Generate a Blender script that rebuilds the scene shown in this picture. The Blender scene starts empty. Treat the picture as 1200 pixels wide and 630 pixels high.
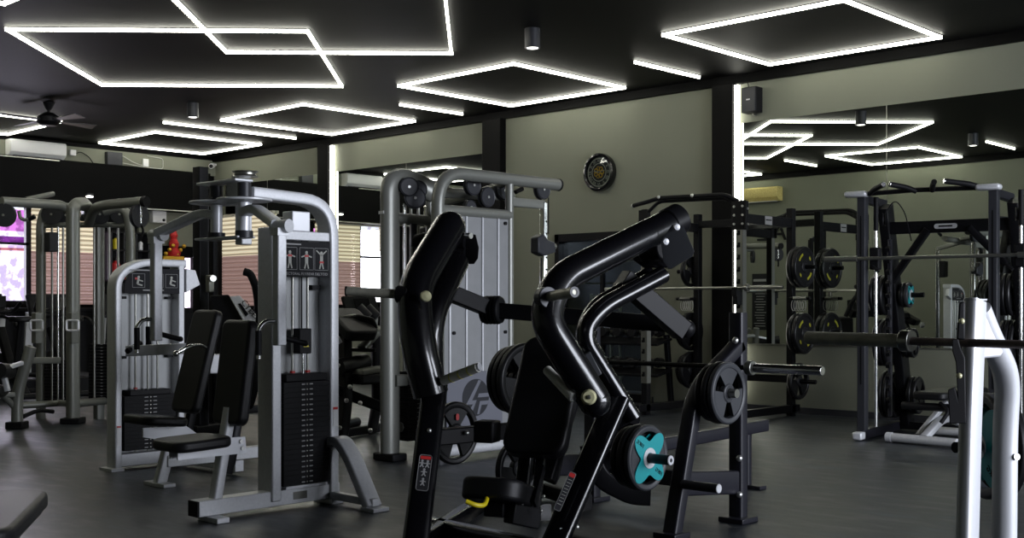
import bpy, bmesh, math, random
from mathutils import Vector, Matrix, Euler
random.seed(7)
sc = bpy.context.scene
COL = sc.collection
V = Vector
PI = math.pi

# ------------------------------------------------------------ camera, light, exposure
F, HY, HC, YAW = 1390.0, 358.0, 1.2, math.radians(43.4)
cam_d = bpy.data.cameras.new('camera')
cam = bpy.data.objects.new('camera', cam_d)
COL.objects.link(cam)
cam.location = (0, 0, HC)
cam.rotation_euler = (PI / 2, 0, YAW)
cam_d.sensor_width = 36
cam_d.lens = F / 1200 * 36
cam_d.shift_y = (HY - 315) / 1200
cam_d.clip_start = 0.05
cam_d.clip_end = 200
sc.camera = cam
sc.view_settings.view_transform = 'Standard'
sc.view_settings.look = 'None'
sc.view_settings.gamma = 1
sc.view_settings.exposure = 0.4
sc.view_settings.use_curve_mapping = False
sc.cycles.max_bounces = 8
sc.cycles.sample_clamp_indirect = 4.0
sc.cycles.caustics_reflective = False
sc.cycles.caustics_refractive = False

world = bpy.data.worlds.new('world')
sc.world = world
world.use_nodes = True
world.node_tree.nodes['Background'].inputs[0].default_value = (0.75, 0.85, 1.0, 1)
world.node_tree.nodes['Background'].inputs[1].default_value = 0.6

CEIL = 3.87
LED_POWER = 14.0


def area(name, loc, rot, sx, sy, power, col):
    l = bpy.data.lights.new(name, 'AREA')
    l.shape = 'RECTANGLE'
    l.size, l.size_y, l.energy, l.color = sx, sy, power, col
    o = bpy.data.objects.new(name, l)
    o.location, o.rotation_euler = loc, rot
    COL.objects.link(o)
    return o


# daylight coming through the street front (+x side) and through the back windows
area('daylight_front', (4.6, 7.2, 2.2), (0, PI / 2, 0), 2.8, 7.4, 900, (0.86, 0.9, 1.0))
area('daylight_back', (-18.85, 8.0, 2.0), (0, -PI / 2, 0), 1.5, 0.8, 70, (1.0, 0.84, 0.97))


# ------------------------------------------------------------ pixel rays (1200x630 frame) to world points
CY, SY = math.cos(YAW), math.sin(YAW)


def ray(px, py):
    a = (px - 600) / F
    return V((a * CY - SY, a * SY + CY, (HY - py) / F))


def G(px, py, z=0.0):
    r = ray(px, py)
    return V((0, 0, HC)) + r * ((z - HC) / r.z)


def X(px, py, x):
    r = ray(px, py)
    return V((0, 0, HC)) + r * (x / r.x)


def Y(px, py, y):
    r = ray(px, py)
    return V((0, 0, HC)) + r * (y / r.y)


def C(px, py, d):
    return V((0, 0, HC)) + ray(px, py) * d


# ------------------------------------------------------------ materials
MATS = {}


def mat(name, col, rough=0.5, metal=0.0, spec=0.5, coat=0.0, noise=0.0, scale=30, bump=0.0, emit=None, estr=0.0, bscale=None):
    m = bpy.data.materials.new(name)
    m.use_nodes = True
    nt = m.node_tree
    b = nt.nodes['Principled BSDF']
    b.inputs['Base Color'].default_value = (*col, 1)
    b.inputs['Roughness'].default_value = rough
    b.inputs['Metallic'].default_value = metal
    b.inputs['Specular IOR Level'].default_value = spec
    b.inputs['Coat Weight'].default_value = coat
    b.inputs['Coat Roughness'].default_value = 0.09
    if emit:
        b.inputs['Emission Color'].default_value = (*emit, 1)
        b.inputs['Emission Strength'].default_value = estr
    tc = None
    if noise or bump:
        tc = nt.nodes.new('ShaderNodeTexCoord')
    if noise:
        n = nt.nodes.new('ShaderNodeTexNoise')
        n.inputs['Scale'].default_value = scale
        n.inputs['Detail'].default_value = 5
        nt.links.new(tc.outputs['Object'], n.inputs['Vector'])
        r = nt.nodes.new('ShaderNodeValToRGB')
        r.color_ramp.elements[0].position = 0.3
        r.color_ramp.elements[1].position = 0.7
        r.color_ramp.elements[0].color = (*[max(0, c * (1 - noise)) for c in col], 1)
        r.color_ramp.elements[1].color = (*[min(1, c * (1 + noise)) for c in col], 1)
        nt.links.new(n.outputs['Fac'], r.inputs['Fac'])
        nt.links.new(r.outputs['Color'], b.inputs['Base Color'])
    if bump:
        n2 = nt.nodes.new('ShaderNodeTexNoise')
        n2.inputs['Scale'].default_value = bscale or scale * 4
        n2.inputs['Detail'].default_value = 3
        nt.links.new(tc.outputs['Object'], n2.inputs['Vector'])
        bp = nt.nodes.new('ShaderNodeBump')
        bp.inputs['Strength'].default_value = bump
        bp.inputs['Distance'].default_value = 0.01
        nt.links.new(n2.outputs['Fac'], bp.inputs['Height'])
        nt.links.new(bp.outputs['Normal'], b.inputs['Normal'])
    MATS[name] = m
    return m


mat('silver', (0.58, 0.59, 0.61), 0.42, 0.2, noise=0.06, scale=60)
mat('silver_bright', (0.66, 0.67, 0.70), 0.38, 0.25)
mat('pewter', (0.19, 0.195, 0.175), 0.36, 0.3)
mat('grey_panel', (0.22, 0.225, 0.23), 0.5, 0.1, noise=0.05, scale=8)
mat('pale_panel', (0.40, 0.41, 0.41), 0.5, 0.1, noise=0.05, scale=8)
mat('grip_light', (0.72, 0.72, 0.66), 0.6)
mat('bluegrey', (0.12, 0.125, 0.15), 0.6)
mat('gloss_black', (0.003, 0.003, 0.004), 0.24, 0.0, spec=0.35, coat=0.45)
mat('black', (0.006, 0.006, 0.007), 0.55, spec=0.15)
mat('black_metal', (0.005, 0.005, 0.006), 0.42, 0.0, spec=0.13)
mat('navy', (0.012, 0.012, 0.017), 0.35, 0.0, spec=0.35)
mat('graphite', (0.028, 0.029, 0.034), 0.4, 0.1, spec=0.3)
mat('vinyl', (0.007, 0.007, 0.008), 0.42, spec=0.28, bump=0.15, scale=60, bscale=250)
mat('rubber', (0.007, 0.007, 0.008), 0.36, spec=0.3)
mat('chrome', (0.75, 0.75, 0.74), 0.15, 1.0)
mat('steel', (0.32, 0.32, 0.29), 0.28, 0.9)
mat('white', (0.7, 0.7, 0.7), 0.5)
mat('cream', (0.55, 0.52, 0.42), 0.5)
mat('bamboo_cream', (0.55, 0.45, 0.16), 0.55, noise=0.3, scale=60)
mat('grip_grey', (0.42, 0.42, 0.38), 0.6)
mat('teal', (0.0, 0.28, 0.30), 0.4)
mat('grey_rubber', (0.035, 0.037, 0.042), 0.42, spec=0.35)
mat('yellow', (0.62, 0.50, 0.01), 0.4)
mat('yellow_print', (0.55, 0.52, 0.03), 0.5)
mat('red', (0.5, 0.02, 0.02), 0.5)
mat('gold', (0.6, 0.35, 0.03), 0.35, 0.5)
mat('placard', (0.02, 0.02, 0.022), 0.7, spec=0.15)
mat('print_grey', (0.30, 0.30, 0.30), 0.5)
mat('wall_paint', (0.165, 0.172, 0.130), 0.85, noise=0.05, scale=1.2)
mat('ceiling_paint', (0.0028, 0.0028, 0.0028), 0.6, spec=0.12)
mat('black_paint', (0.0015, 0.0015, 0.0015), 0.6, spec=0.08)
mat('clock_face', (0.5, 0.49, 0.42), 0.4)
mat('led', (1, 1, 1), 0.5, emit=(1.0, 0.985, 0.86), estr=LED_POWER)
mat('led_column', (1, 1, 1), 0.5, emit=(1.0, 0.985, 0.88), estr=7)
mat('lamp_face', (1, 1, 1), 0.5, emit=(1.0, 0.96, 0.9), estr=5)
mat('wood', (0.06, 0.035, 0.02), 0.5)
mat('bolt', (0.6, 0.6, 0.58), 0.3, 0.9)
mat('worn_steel', (0.42, 0.41, 0.34), 0.45, 0.2, noise=0.2, scale=20)
mat('worn_shaft', (0.22, 0.175, 0.16), 0.5, 0.2, noise=0.25, scale=30)
mat('cap_cream', (0.62, 0.6, 0.36), 0.35, 0.2)


def floor_material():
    m = mat('rubber_floor', (0.04, 0.04, 0.044), 0.5)
    nt = m.node_tree
    b = nt.nodes['Principled BSDF']
    tc = nt.nodes.new('ShaderNodeTexCoord')
    mp = nt.nodes.new('ShaderNodeMapping')
    mp.inputs['Rotation'].default_value = (0, 0, -YAW)
    mp.inputs['Scale'].default_value = (0.8, 2.2, 1)
    nt.links.new(tc.outputs['Object'], mp.inputs['Vector'])
    n1 = nt.nodes.new('ShaderNodeTexNoise')
    n1.inputs['Scale'].default_value = 3.2
    n1.inputs['Detail'].default_value = 9
    n1.inputs['Roughness'].default_value = 0.62
    nt.links.new(mp.outputs['Vector'], n1.inputs['Vector'])
    r1 = nt.nodes.new('ShaderNodeValToRGB')
    r1.color_ramp.elements[0].position = 0.44
    r1.color_ramp.elements[0].color = (0.013, 0.016, 0.021, 1)
    r1.color_ramp.elements[1].position = 0.66
    r1.color_ramp.elements[1].color = (0.062, 0.074, 0.088, 1)
    e = r1.color_ramp.elements.new(0.55)
    e.color = (0.018, 0.0225, 0.029, 1)
    nt.links.new(n1.outputs['Fac'], r1.inputs['Fac'])
    # joints between the rubber rolls
    br = nt.nodes.new('ShaderNodeTexBrick')
    br.inputs['Scale'].default_value = 1
    br.inputs['Brick Width'].default_value = 8
    br.inputs['Row Height'].default_value = 1.22
    br.inputs['Mortar Size'].default_value = 0.004
    br.inputs['Color1'].default_value = (1, 1, 1, 1)
    br.inputs['Color2'].default_value = (0.93, 0.93, 0.93, 1)
    br.inputs['Mortar'].default_value = (0.55, 0.55, 0.55, 1)
    nt.links.new(tc.outputs['Object'], br.inputs['Vector'])
    mx = nt.nodes.new('ShaderNodeMixRGB')
    mx.blend_type = 'MULTIPLY'
    mx.inputs[0].default_value = 1
    nt.links.new(r1.outputs['Color'], mx.inputs[1])
    nt.links.new(br.outputs['Color'], mx.inputs[2])
    nt.links.new(mx.outputs['Color'], b.inputs['Base Color'])
    r2 = nt.nodes.new('ShaderNodeMapRange')
    r2.inputs['From Min'].default_value = 0.3
    r2.inputs['From Max'].default_value = 0.7
    r2.inputs['To Min'].default_value = 0.33
    r2.inputs['To Max'].default_value = 0.5
    nt.links.new(n1.outputs['Fac'], r2.inputs['Value'])
    nt.links.new(r2.outputs['Result'], b.inputs['Roughness'])
    n3 = nt.nodes.new('ShaderNodeTexNoise')
    n3.inputs['Scale'].default_value = 160
    nt.links.new(tc.outputs['Object'], n3.inputs['Vector'])
    bp = nt.nodes.new('ShaderNodeBump')
    bp.inputs['Strength'].default_value = 0.2
    bp.inputs['Distance'].default_value = 0.004
    nt.links.new(n3.outputs['Fac'], bp.inputs['Height'])
    nt.links.new(bp.outputs['Normal'], b.inputs['Normal'])


floor_material()


def mirror_material():
    m = bpy.data.materials.new('mirror_glass')
    m.use_nodes = True
    b = m.node_tree.nodes['Principled BSDF']
    b.inputs['Base Color'].default_value = (0.74, 0.78, 0.73, 1)
    b.inputs['Metallic'].default_value = 1
    b.inputs['Roughness'].default_value = 0.0
    MATS['mirror_glass'] = m


mirror_material()


def glass_material():
    m = bpy.data.materials.new('dark_glass')
    m.use_nodes = True
    nt = m.node_tree
    out = nt.nodes['Material Output']
    nt.nodes.remove(nt.nodes['Principled BSDF'])
    tr = nt.nodes.new('ShaderNodeBsdfTransparent')
    tr.inputs[0].default_value = (0.75, 0.8, 0.82, 1)
    gl = nt.nodes.new('ShaderNodeBsdfGlossy')
    gl.inputs['Roughness'].default_value = 0.02
    gl.inputs[0].default_value = (0.8, 0.8, 0.8, 1)
    fr = nt.nodes.new('ShaderNodeFresnel')
    fr.inputs[0].default_value = 1.5
    mx = nt.nodes.new('ShaderNodeMixShader')
    nt.links.new(fr.outputs[0], mx.inputs[0])
    nt.links.new(tr.outputs[0], mx.inputs[1])
    nt.links.new(gl.outputs[0], mx.inputs[2])
    nt.links.new(mx.outputs[0], out.inputs['Surface'])
    MATS['dark_glass'] = m


glass_material()


def outdoor_material():
    """bright street seen through the window: white sky, magenta planting, pale bands (gives off daylight)"""
    m = bpy.data.materials.new('street_view')
    m.use_nodes = True
    nt = m.node_tree
    b = nt.nodes['Principled BSDF']
    b.inputs['Base Color'].default_value = (0, 0, 0, 1)
    tc = nt.nodes.new('ShaderNodeTexCoord')
    sp = nt.nodes.new('ShaderNodeSeparateXYZ')
    nt.links.new(tc.outputs['Object'], sp.inputs[0])
    mr = nt.nodes.new('ShaderNodeMapRange')
    mr.inputs['From Min'].default_value = 1.0
    mr.inputs['From Max'].default_value = 3.0
    nt.links.new(sp.outputs['Z'], mr.inputs['Value'])
    rp = nt.nodes.new('ShaderNodeValToRGB')
    cr = rp.color_ramp
    cr.interpolation = 'CONSTANT'
    cr.elements[0].position = 0
    cr.elements[0].color = (0.75, 0.65, 0.8, 1)
    cr.elements[1].position = 0.2
    cr.elements[1].color = (0.35, 0.1, 0.12, 1)
    for p, c in ((0.225, (0.8, 0.6, 0.85, 1)), (0.26, (0.12, 0.01, 0.16, 1)), (0.32, (0.85, 0.75, 0.9, 1)), (0.36, (0.45, 0.12, 0.42, 1)), (0.54, (0.8, 0.75, 0.85, 1)), (0.6, (0.9, 0.93, 1.0, 1))):
        e = cr.elements.new(p)
        e.color = c
    nt.links.new(mr.outputs[0], rp.inputs[0])
    n = nt.nodes.new('ShaderNodeTexNoise')
    n.inputs['Scale'].default_value = 7
    n.inputs['Detail'].default_value = 6
    nt.links.new(tc.outputs['Object'], n.inputs['Vector'])
    r2 = nt.nodes.new('ShaderNodeValToRGB')
    r2.color_ramp.elements[0].position = 0.45
    r2.color_ramp.elements[0].color = (0.6, 0.5, 0.62, 1)
    r2.color_ramp.elements[1].position = 0.55
    r2.color_ramp.elements[1].color = (1.2, 1.2, 1.2, 1)
    nt.links.new(n.outputs['Fac'], r2.inputs[0])
    mx = nt.nodes.new('ShaderNodeMixRGB')
    mx.blend_type = 'MULTIPLY'
    mx.inputs[0].default_value = 1
    nt.links.new(rp.outputs[0], mx.inputs[1])
    nt.links.new(r2.outputs[0], mx.inputs[2])
    nt.links.new(mx.outputs[0], b.inputs['Emission Color'])
    b.inputs['Emission Strength'].default_value = 2.4
    MATS['street_view'] = m


outdoor_material()


def blind_material(name, col, gap, scale, estr):
    """slatted blind; the daylight behind it is put in as emission"""
    m = mat(name, col, 0.6)
    nt = m.node_tree
    b = nt.nodes['Principled BSDF']
    tc = nt.nodes.new('ShaderNodeTexCoord')
    w = nt.nodes.new('ShaderNodeTexWave')
    w.wave_type = 'BANDS'
    w.bands_direction = 'Z'
    w.inputs['Scale'].default_value = scale
    w.inputs['Distortion'].default_value = 0.6
    w.inputs['Detail Scale'].default_value = 0.4
    nt.links.new(tc.outputs['Object'], w.inputs['Vector'])
    r = nt.nodes.new('ShaderNodeValToRGB')
    r.color_ramp.elements[0].position = 0.25
    r.color_ramp.elements[0].color = (*gap, 1)
    r.color_ramp.elements[1].position = 0.6
    r.color_ramp.elements[1].color = (*col, 1)
    nt.links.new(w.outputs['Fac'], r.inputs['Fac'])
    nt.links.new(r.outputs['Color'], b.inputs['Base Color'])
    nt.links.new(r.outputs['Color'], b.inputs['Emission Color'])
    b.inputs['Emission Strength'].default_value = estr


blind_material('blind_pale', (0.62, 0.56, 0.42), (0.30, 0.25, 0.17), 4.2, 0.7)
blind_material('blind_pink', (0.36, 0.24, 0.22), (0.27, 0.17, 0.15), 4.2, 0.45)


# ------------------------------------------------------------ mesh builder
class MB:
    def __init__(self, frame=None):
        self.v, self.f, self.frame = [], [], frame or Matrix.Identity(4)

    def add(self, vs, fs):
        b = len(self.v)
        self.v += [V(p) for p in vs]
        self.f += [tuple(b + i for i in f) for f in fs]
        return self

    def box(self, c, s, rot=None):
        c = V(c)
        R = rot if rot is not None else Matrix.Identity(3)
        vs = []
        for i in (-1, 1):
            for j in (-1, 1):
                for k in (-1, 1):
                    vs.append(c + R @ V((i * s[0] / 2, j * s[1] / 2, k * s[2] / 2)))
        return self.add(vs, [(0, 1, 3, 2), (4, 6, 7, 5), (0, 4, 5, 1), (2, 3, 7, 6), (0, 2, 6, 4), (1, 5, 7, 3)])

    def beam(self, p0, p1, w, h, up=(0, 0, 1)):
        p0, p1 = V(p0), V(p1)
        t = (p1 - p0).normalized()
        side = t.cross(V(up))
        if side.length < 1e-4:
            side = t.cross(V((1, 0, 0)))
        side.normalize()
        u = side.cross(t)
        R = Matrix((side, t, u)).transposed()
        return self.box((p0 + p1) / 2, (w, (p1 - p0).length, h), R)

    def sweep(self, path, prof, ref=(0, 0, 1), cap=True, closed=False):
        """prof: list of (a,b) in the frame (side, up)"""
        n, m = len(path), len(prof)
        path = [V(p) for p in path]
        vs = []
        prev = None
        for i, p in enumerate(path):
            if closed:
                t = (path[(i + 1) % n] - path[i - 1]).normalized()
            else:
                t = (path[min(i + 1, n - 1)] - path[max(i - 1, 0)]).normalized()
            if prev is None:
                s = t.cross(V(ref))
                if s.length < 1e-3:
                    s = t.cross(V((0, 1, 0)))
                s.normalize()
            else:
                s = prev - t * prev.dot(t)
                s.normalize()
            prev = s
            u = s.cross(t)
            vs += [p + s * a + u * b for a, b in prof]
        fs = []
        for i in range(n if closed else n - 1):
            k = (i + 1) % n
            for j in range(m):
                fs.append((i * m + j, i * m + (j + 1) % m, k * m + (j + 1) % m, k * m + j))
        if cap and not closed:
            fs.append(tuple(range(m - 1, -1, -1)))
            fs.append(tuple((n - 1) * m + j for j in range(m)))
        return self.add(vs, fs)

    def tube(self, pts, r, fil=0.0, n=12, oval=None, ref=(0, 0, 1)):
        path = fillet(pts, fil) if fil else pts
        ra, rb = (r, r) if oval is None else (r, oval)
        return self.sweep(path, [(ra * math.cos(2 * PI * k / n), rb * math.sin(2 * PI * k / n)) for k in range(n)], ref)

    def rtube(self, pts, w, h, fil=0.0, ref=(0, 0, 1), rad=0.012):
        path = fillet(pts, fil) if fil else pts
        return self.sweep(path, rrect(w, h, rad, 3), ref)

    def lathe(self, prof, o=(0, 0, 0), axis=(0, 0, 1), n=32):
        """prof (r, z) along axis"""
        a = V(axis).normalized()
        s = a.orthogonal().normalized()
        u = a.cross(s)
        o = V(o)
        m = len(prof)
        vs = []
        for k in range(n):
            c, d = math.cos(2 * PI * k / n), math.sin(2 * PI * k / n)
            for r, z in prof:
                vs.append(o + a * z + (s * c + u * d) * max(r, 1e-5))
        fs = []
        for k in range(n):
            q = (k + 1) % n
            for j in range(m - 1):
                fs.append((k * m + j, q * m + j, q * m + j + 1, k * m + j + 1))
        return self.add(vs, fs)

    def cyl(self, p0, p1, r, n=20, r2=None):
        p0, p1 = V(p0), V(p1)
        L = (p1 - p0).length
        return self.lathe([(0, 0), (r, 0), (r2 or r, L), (0, L)], p0, p1 - p0, n)

    def prism(self, pts, t):
        """closed world outline extruded by vector t"""
        n = len(pts)
        t = V(t)
        vs = [V(p) - t / 2 for p in pts] + [V(p) + t / 2 for p in pts]
        fs = [tuple(range(n)), tuple(range(2 * n - 1, n - 1, -1))]
        fs += [(i, n + i, n + (i + 1) % n, (i + 1) % n) for i in range(n)]
        return self.add(vs, fs)

    def ball(self, c, r, n=12):
        return self.lathe([(r * math.sin(PI * k / n), -r * math.cos(PI * k / n)) for k in range(n + 1)], c, (0, 0, 1), n * 2)


def rrect(w, h, r, seg=4):
    r = min(r, w / 2 - 1e-4, h / 2 - 1e-4)
    out = []
    for cx, cy, a0 in ((w / 2 - r, h / 2 - r, 0), (-w / 2 + r, h / 2 - r, 90), (-w / 2 + r, -h / 2 + r, 180), (w / 2 - r, -h / 2 + r, 270)):
        for k in range(seg + 1):
            a = math.radians(a0 + 90 * k / seg)
            out.append((cx + r * math.cos(a), cy + r * math.sin(a)))
    return out


def fillet(pts, r, seg=8):
    pts = [V(p) for p in pts]
    out = [pts[0]]
    for i in range(1, len(pts) - 1):
        a, b, c = pts[i - 1], pts[i], pts[i + 1]
        u, w = (a - b), (c - b)
        q = min(r, u.length * 0.48, w.length * 0.48)
        s, e = b + u.normalized() * q, b + w.normalized() * q
        for k in range(seg + 1):
            t = k / seg
            out.append(s * (1 - t) ** 2 + b * 2 * t * (1 - t) + e * t * t)
    out.append(pts[-1])
    return out


def frame_of(root):
    o = root
    M = Matrix.LocRotScale(o.location, o.rotation_euler, o.scale)
    return M


ROOTS = {}


def thing(name, label, cat, loc=(0, 0, 0), rotz=0.0, group=None, rot=None):
    o = bpy.data.objects.new(name, None)
    o.empty_display_size = 0.1
    COL.objects.link(o)
    o.location = loc
    o.rotation_euler = rot if rot is not None else (0, 0, rotz)
    o['label'], o['category'] = label, cat
    if group:
        o['group'] = group
    ROOTS[o.name] = frame_of(o)
    return o


def top_frame(o):
    while o.parent:
        o = o.parent
    return ROOTS[o.name]


def part(name, mb, m, parent=None, bev=0.0, local=False, ang=35, label=None, seg=2):
    """mesh from world-space geometry (or root-local when local)"""
    me = bpy.data.meshes.new(name)
    vs = mb.v
    o = bpy.data.objects.new(name, me)
    COL.objects.link(o)
    if parent is not None:
        if not local:
            inv = top_frame(parent).inverted()
            vs = [inv @ p for p in vs]
        o.parent = parent
    me.from_pydata([tuple(p) for p in vs], [], mb.f)
    bm = bmesh.new()
    bm.from_mesh(me)
    bmesh.ops.recalc_face_normals(bm, faces=bm.faces)
    bm.to_mesh(me)
    bm.free()
    me.shade_smooth()
    me.set_sharp_from_angle(angle=math.radians(ang))
    if m:
        me.materials.append(MATS[m])
    if bev:
        bv = o.modifiers.new('bevel', 'BEVEL')
        bv.width, bv.segments, bv.limit_method, bv.angle_limit = bev, seg, 'ANGLE', math.radians(40)
        bv.harden_normals = False
    if label:
        o['label'] = label
    return o


def single(name, mb, m, label, cat, group=None, bev=0.0, origin=None, ang=35):
    """a thing that is one mesh, origin at its base"""
    vs = mb.v
    if origin is None:
        lo = V([min(p[i] for p in vs) for i in range(3)])
        hi = V([max(p[i] for p in vs) for i in range(3)])
        origin = V(((lo.x + hi.x) / 2, (lo.y + hi.y) / 2, lo.z))
    mb.v = [p - V(origin) for p in vs]
    o = part(name, mb, m, None, bev, ang=ang)
    o.location = origin
    ROOTS[o.name] = frame_of(o)
    o['label'], o['category'] = label, cat
    if group:
        o['group'] = group
    return o


def struct(name, mb, m, parent=None, bev=0.0):
    o = part(name, mb, m, parent, bev, local=True)
    if parent is None:
        o['kind'] = 'structure'
        ROOTS[o.name] = frame_of(o)
    return o


def dup(o, loc=None, rotz=None, label=None, parent=None, rot=None):
    r = o.copy()
    COL.objects.link(r)
    if parent is not None:
        r.parent = parent
    for ch in o.children:
        dup(ch, parent=r)
    if loc is not None:
        r.location = loc
    if rotz is not None:
        r.rotation_euler = (0, 0, rotz)
    if rot is not None:
        r.rotation_euler = rot
    if label:
        r['label'] = label
    return r


def text_mb(s, size, o, xdir, ydir, depth=0.001, align='CENTER', spacing=1.0):
    """lettering as mesh geometry standing at o, reading along xdir"""
    cu = bpy.data.curves.new('t', 'FONT')
    cu.body, cu.size, cu.extrude, cu.align_x, cu.align_y = s, size, depth, align, 'CENTER'
    cu.space_character = spacing
    cu.resolution_u = 2
    ob = bpy.data.objects.new('t', cu)
    me = bpy.data.meshes.new_from_object(ob)
    x, y = V(xdir).normalized(), V(ydir).normalized()
    z = x.cross(y)
    R = Matrix((x, y, z)).transposed()
    mb = MB()
    mb.add([V(o) + R @ v.co for v in me.vertices], [tuple(p.vertices) for p in me.polygons])
    bpy.data.objects.remove(ob)
    bpy.data.curves.remove(cu)
    bpy.data.meshes.remove(me)
    return mb


def wall_with_holes(x0, x1, z0, z1, holes, fn):
    """grid of wall cells leaving the holes open; fn(a0,a1,b0,b1) adds one cell"""
    xs = sorted({x0, x1, *[h[0] for h in holes], *[h[1] for h in holes]})
    zs = sorted({z0, z1, *[h[2] for h in holes], *[h[3] for h in holes]})
    for i in range(len(xs) - 1):
        for k in range(len(zs) - 1):
            cx, cz = (xs[i] + xs[i + 1]) / 2, (zs[k] + zs[k + 1]) / 2
            if any(h[0] < cx < h[1] and h[2] < cz < h[3] for h in holes):
                continue
            fn(xs[i], xs[i + 1], zs[k], zs[k + 1])


# ============================================================ THE ROOM
XB, YM, YO = -18.54, 11.81, 2.45        # back wall x, mirror wall y, opposite wall y
XE, YS = 3.6, -4.5                       # street front x, wall behind the camera y

struct('floor', MB().box(((XB + XE) / 2, (YM + YS) / 2, -0.1), (XE - XB + 0.6, YM - YS + 0.6, 0.2)), 'rubber_floor')
struct('ceiling', MB().box(((XB + XE) / 2, (YM + YS) / 2, CEIL + 0.1), (XE - XB + 0.6, YM - YS + 0.6, 0.2)), 'ceiling_paint')
# mirror wall with an opening for the glazed doorway
w = MB()
DX0, DX1, DZ = -10.36, -8.85, 2.14
wall_with_holes(XB, XE, 0, CEIL, [(DX0, DX1, 0, DZ)], lambda a, b, c, d: w.box(((a + b) / 2, YM + 0.1, (c + d) / 2), (b - a, 0.2, d - c)))
struct('wall_right', w, 'wall_paint')
# back wall with window openings
WIN = [(7.6, 8.43, 1.22, 2.86), (8.43, 9.6, 1.22, 2.74), (11.2, 11.45, 1.15, 2.05)]
w = MB()
wall_with_holes(YO, YM, 0, CEIL, WIN, lambda a, b, c, d: w.box((XB - 0.1, (a + b) / 2, (c + d) / 2), (0.2, b - a, d - c)))
struct('wall_back', w, 'black_paint')
struct('wall_left', MB().box(((XB - 6.95) / 2, YO - 0.1, CEIL / 2), (-6.95 - XB, 0.2, CEIL)), 'wall_paint')
struct('wall_left_return', MB().box((-7.05, (YO - 0.2 + YS) / 2, CEIL / 2), (0.2, YO - 0.2 - YS, CEIL)), 'wall_paint')
struct('wall_near', MB().box(((-7.15 + XE) / 2, YS - 0.1, CEIL / 2), (XE + 7.15, 0.2, CEIL)), 'wall_paint')
w = MB()
wall_with_holes(YS, YM, 0, CEIL, [(3.2, 11.2, 0.7, 3.4)], lambda a, b, c, d: w.box((XE + 0.1, (a + b) / 2, (c + d) / 2), (0.2, b - a, d - c)))
struct('wall_front', w, 'wall_paint')
g = MB()
for yy in (3.2, 5.2, 7.2, 9.2, 11.2):
    g.box((XE + 0.05, yy, 2.0), (0.08, 0.07, 2.6))
g.box((XE + 0.05, 7.2, 0.73), (0.08, 8, 0.06)).box((XE + 0.05, 7.2, 3.37), (0.08, 8, 0.06))
struct('window_1', g, 'black_metal')

# black band under the ceiling, wall-top trim
struct('trim_1', MB().box(((XB + XE) / 2, YM - 0.03, CEIL - 0.05), (XE - XB, 0.06, 0.1)), 'black_paint')
struct('trim_2', MB().box(((XB - 6.95) / 2, YO + 0.03, CEIL - 0.05), (-6.95 - XB, 0.06, 0.1)), 'black_paint')
# green painted strip along the top of the back wall, black fascia box below it
struct('trim_3', MB().box((XB + 0.02, (YO + YM) / 2, 3.66), (0.04, YM - YO, 0.27)), 'wall_paint')
struct('trim_4', MB().box((XB + 0.18, (YO + YM - 0.3) / 2, 3.17), (0.36, YM - YO - 0.3, 0.7)), 'black_paint')
# black pillars on the mirror wall
PIL = [(-15.36, -15.09), (-11.63, -11.28), (-7.84, -7.56)]
for i, (a, b) in enumerate(PIL):
    struct('trim_%d' % (5 + i), MB().box(((a + b) / 2, YM - 0.06, (CEIL - 0.1) / 2), (b - a, 0.12, CEIL - 0.1)), 'black_paint', bev=0.006)
struct('trim_8', MB().box((XB + 0.17, YM - 0.17, 1.41), (0.34, 0.34, 2.82)), 'black_paint', bev=0.006)
# grey wall sheets and black shelf niche beside the blinds
struct('trim_9', MB().box((XB + 0.03, 11.0, 2.55), (0.06, 1.4, 0.62)), 'wall_paint')
struct('trim_10', MB().box((XB + 0.37, (YO + YM - 0.3) / 2, 2.83), (0.02, YM - YO - 0.3, 0.02)).box((XB + 0.37, 5.5, 3.5), (0.02, 6.5, 0.015)), 'steel')
# skirting
struct('baseboard_right', MB().box(((DX1 - 7.9) / 2 - 0.4, YM - 0.01, 0.04), (0.01, 0.02, 0.08)).box(((-7.5 + XE) / 2, YM - 0.01, 0.035), (XE + 7.5, 0.02, 0.07)), 'graphite')

# ---- windows in the back wall
wf = MB()
a, b, c, d = WIN[0]
for yy in (a + 0.03, b - 0.02):
    wf.box((XB - 0.05, yy, (c + d) / 2), (0.08, 0.05, d - c))
wf.box((XB - 0.05, (a + b) / 2, c + 0.03), (0.08, b - a, 0.06)).box((XB - 0.05, (a + b) / 2, 2.18), (0.08, b - a, 0.04)).box((XB - 0.05, (a + b) / 2, d - 0.03), (0.08, b - a, 0.06))
win = struct('window_2', wf, 'black_metal')
struct('pane', MB().box((XB - 0.12, (a + b) / 2, (c + d) / 2), (0.01, b - a, d - c)), 'dark_glass', win)
a, b, c, d = WIN[1]
wf = MB()
for yy in (a + 0.02, b - 0.02):
    wf.box((XB - 0.05, yy, (c + d) / 2), (0.08, 0.04, d - c))
wf.box((XB - 0.05, (a + b) / 2, c + 0.02), (0.08, b - a, 0.04)).box((XB - 0.05, (a + b) / 2, d - 0.02), (0.08, b - a, 0.04))
struct('window_3', wf, 'black_metal')
a, b, c, d = WIN[2]
wf = MB()
for yy in (a + 0.01, b - 0.01):
    wf.box((XB - 0.05, yy, (c + d) / 2), (0.08, 0.03, d - c))
struct('window_4', wf, 'black_metal')
# street beyond the window
single('street_wall', MB().box((XB - 0.9, 8.4, 2.0), (0.1, 7.0, 2.6)), 'street_view', 'bright street scene with magenta planting beyond the back window', 'street')
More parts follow.
